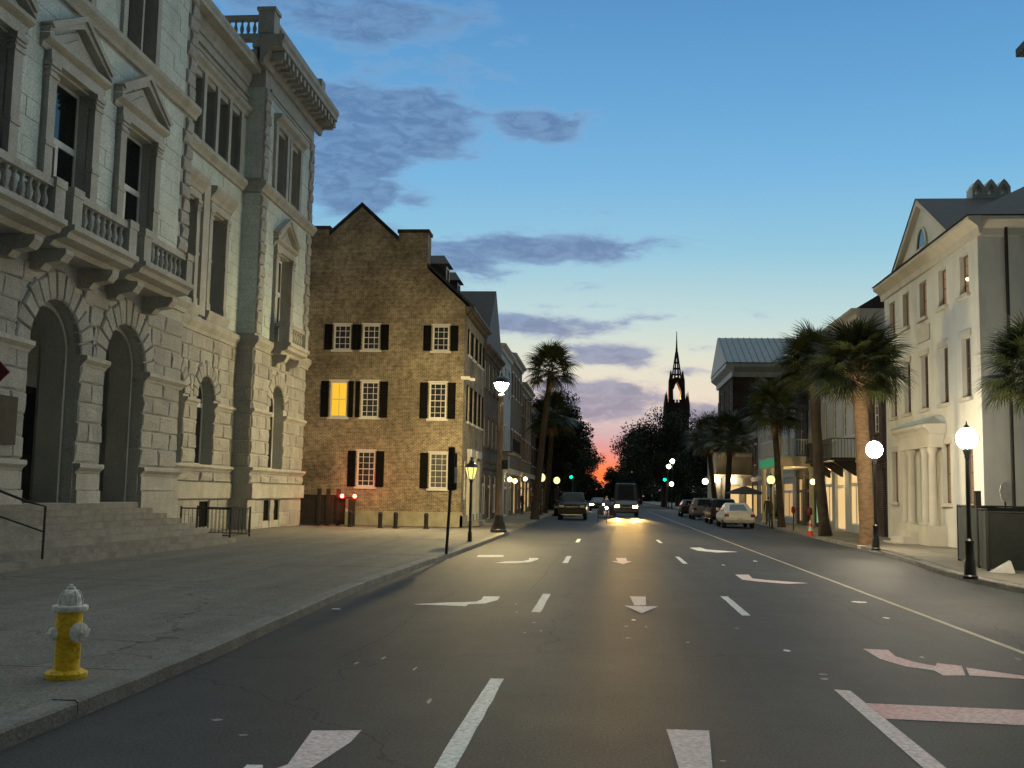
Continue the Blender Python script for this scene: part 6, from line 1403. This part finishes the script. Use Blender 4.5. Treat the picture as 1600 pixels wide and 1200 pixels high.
# ================================================================ PEOPLE
def person(name, label, joints, edges, radii, mats, loc, rz=0, group=None, scale=1.0, cat='person'):
    """one continuous skinned body; mats(z, x, y) picks the material slot by place"""
    me = bpy.data.meshes.new('body'); me.from_pydata([tuple(c*scale for c in j) for j in joints], edges, []); o = bpy.data.objects.new(name, me); COL.objects.link(o)
    md = o.modifiers.new('skin', 'SKIN'); md.use_smooth_shade = True
    for i, r in enumerate(radii):
        v = me.skin_vertices[0].data[i]; v.radius = (r[0]*scale, r[1]*scale); v.use_root = (i == 0)
    o.modifiers.new('sub', 'SUBSURF').levels = 2; o.modifiers['sub'].render_levels = 2
    dg = bpy.context.evaluated_depsgraph_get(); me2 = bpy.data.meshes.new_from_object(o.evaluated_get(dg)); o.modifiers.clear(); o.data = me2
    names = ['cloth_dark', 'skin', 'cloth_grey', 'cloth_pale', 'hair', 'rubber']
    me2.materials.clear()
    for nm in names: me2.materials.append(MATS[nm])
    for p in me2.polygons: p.material_index = names.index(mats(*[c/scale for c in p.center])); p.use_smooth = True
    o.location = loc; o.rotation_euler = (0, 0, rz); return tag(o, label, cat, group)
def standing(step=.0, arm=.0):
    J = [(0, 0, .95), (0, .01, 1.12), (0, .0, 1.30), (0, 0, 1.44), (0, -.01, 1.53), (0, -.03, 1.62), (0, -.02, 1.72)]
    E = [(0, 1), (1, 2), (2, 3), (3, 4), (4, 5), (5, 6)]; Rr = [(.15, .11), (.135, .10), (.155, .105), (.11, .085), (.052, .055), (.078, .092), (.07, .085)]
    for s in (-1, 1):
        k = len(J); J += [(s*.10, s*step*.2, .86), (s*.11, s*step*.55-.02, .48), (s*.11, s*step+.03, .10), (s*.12, s*step-.13, .035)]; E += [(0, k), (k, k+1), (k+1, k+2), (k+2, k+3)]; Rr += [(.088, .09), (.058, .062), (.042, .046), (.035, .03)]
        k = len(J); J += [(s*.19, 0, 1.40), (s*.24, .02, 1.12), (s*.25, -.05-arm, .90), (s*.25, -.08-arm, .80)]; E += [(3, k), (k, k+1), (k+1, k+2), (k+2, k+3)]; Rr += [(.058, .058), (.044, .044), (.034, .034), (.03, .022)]
    return J, E, Rr
def walkmat(top, bot):
    def f(x, y, z):
        if z > 1.66 or (z > 1.56 and y > .0): return 'hair'
        if z > 1.46: return 'skin'
        if z < .08: return 'rubber'
        if abs(x) > .2 and z < .93: return 'skin'
        return top if z > .95 else bot
    return f
J, E, Rr = standing(.16, .04)
person('person', 'person in dark clothes walking on the left pavement near the warm shopfront', J, E, Rr, walkmat('cloth_dark', 'cloth_grey'), (-5.35, 84, .135), .2, 'people on the left pavement')
J, E, Rr = standing(-.12, .02)
person('person', 'person in grey top walking beside the figure in dark clothes', J, E, Rr, walkmat('cloth_grey', 'cloth_dark'), (-5.75, 85.2, .135), -.3, 'people on the left pavement')
J, E, Rr = standing(.05, .0)
person('person', 'person standing close to the left shop windows', J, E, Rr, walkmat('cloth_dark', 'cloth_dark'), (-6.45, 83.0, .135), 1.2, 'people on the left pavement')
J, E, Rr = standing(.08, .02)
person('person', 'person in dark clothes standing beside the gallery columns on the right', J, E, Rr, walkmat('cloth_dark', 'cloth_grey'), (9.95, 66.0, .137), 3.0)
# ================================================================ PEDICAB
PC = local_thing('pedicab', 'pedicab with bright front lamp rolling towards the viewer ahead of the van', 'pedicab')
def bwheel(x, y, r, nm='wheel'):
    w_ = MB().lathe((x, y, r), [(r-.03, -.02), (r, -.015), (r, .015), (r-.03, .02)], 22, 'x').build(nm, 'rubber', PC, True); m = MB()
    for k in range(8): a = math.pi*k/8; m.tube([(x, y+math.cos(a)*(r-.03), r+math.sin(a)*(r-.03)), (x, y-math.cos(a)*(r-.03), r-math.sin(a)*(r-.03))], .006, 4)
    m.build('spokes', 'chrome', w_)
bwheel(0, -1.15, .34); bwheel(-.56, .55, .34); bwheel(.56, .55, .34)
MB().tube([(0, -1.15, .34), (0, -.98, .80), (0, -.92, 1.02)], .022, 6).tube([(0, -.95, .85), (0, -.2, .5), (0, .4, .42)], .025, 6).tube([(0, -.35, .55), (0, -.3, .92)], .022, 6).build('frame', 'iron', PC, True)
MB().tube([(-.32, -.80, 1.06), (-.1, -.93, 1.04), (.1, -.93, 1.04), (.32, -.80, 1.06)], .016, 6).build('handlebar', 'iron', PC, True); MB().box(-.09, .09, -.42, -.16, .90, .97).build('saddle', 'rubber', PC)
MB().box(-.52, .52, .3, .95, .50, .62).box(-.52, .52, .85, 1.0, .62, 1.15).box(-.54, -.48, .3, .95, .5, .85).box(.48, .54, .3, .95, .5, .85).build('bench', 'car_dark', PC)
MB().box(-.54, .54, -.05, .35, .30, .36).build('footboard', 'iron_rough', PC); MB().tube([(-.62, .55, .34), (.62, .55, .34)], .03, 6).build('axle', 'iron', PC)
MB().lathe((0, -1.12, .98), [(.01, -.05), (.07, -.04), (.075, 0), (.04, .06)], 12, 'y').build('front_lamp', 'head_lamp_cool', PC, True)
put(PC, .12, 68.2, 0)
J = [(0, 0, .95), (0, -.06, 1.15), (0, -.14, 1.34), (0, -.18, 1.46), (0, -.21, 1.54), (0, -.24, 1.63), (0, -.23, 1.72)]; E = [(0, 1), (1, 2), (2, 3), (3, 4), (4, 5), (5, 6)]; Rr = [(.15, .12), (.14, .11), (.16, .11), (.11, .085), (.052, .055), (.078, .092), (.07, .085)]
for s in (-1, 1):
    k = len(J); kz = .12*s; J += [(s*.10, -.05, .93), (s*.13, -.42, .78+kz), (s*.12, -.30, .42+kz), (s*.12, -.42, .33+kz)]; E += [(0, k), (k, k+1), (k+1, k+2), (k+2, k+3)]; Rr += [(.088, .09), (.06, .064), (.042, .046), (.036, .03)]
    k = len(J); J += [(s*.19, -.18, 1.42), (s*.27, -.34, 1.22), (s*.29, -.56, 1.10), (s*.29, -.62, 1.08)]; E += [(3, k), (k, k+1), (k+1, k+2), (k+2, k+3)]; Rr += [(.058, .058), (.044, .044), (.034, .034), (.03, .024)]
person('person', 'rider in dark clothes pedalling the pedicab', J, E, Rr, lambda x, y, z: 'hair' if z > 1.68 else 'skin' if z > 1.48 or (z < .75 and z > .42 and y < -.2) else 'cloth_dark', (.12, 67.95, .02), 0)
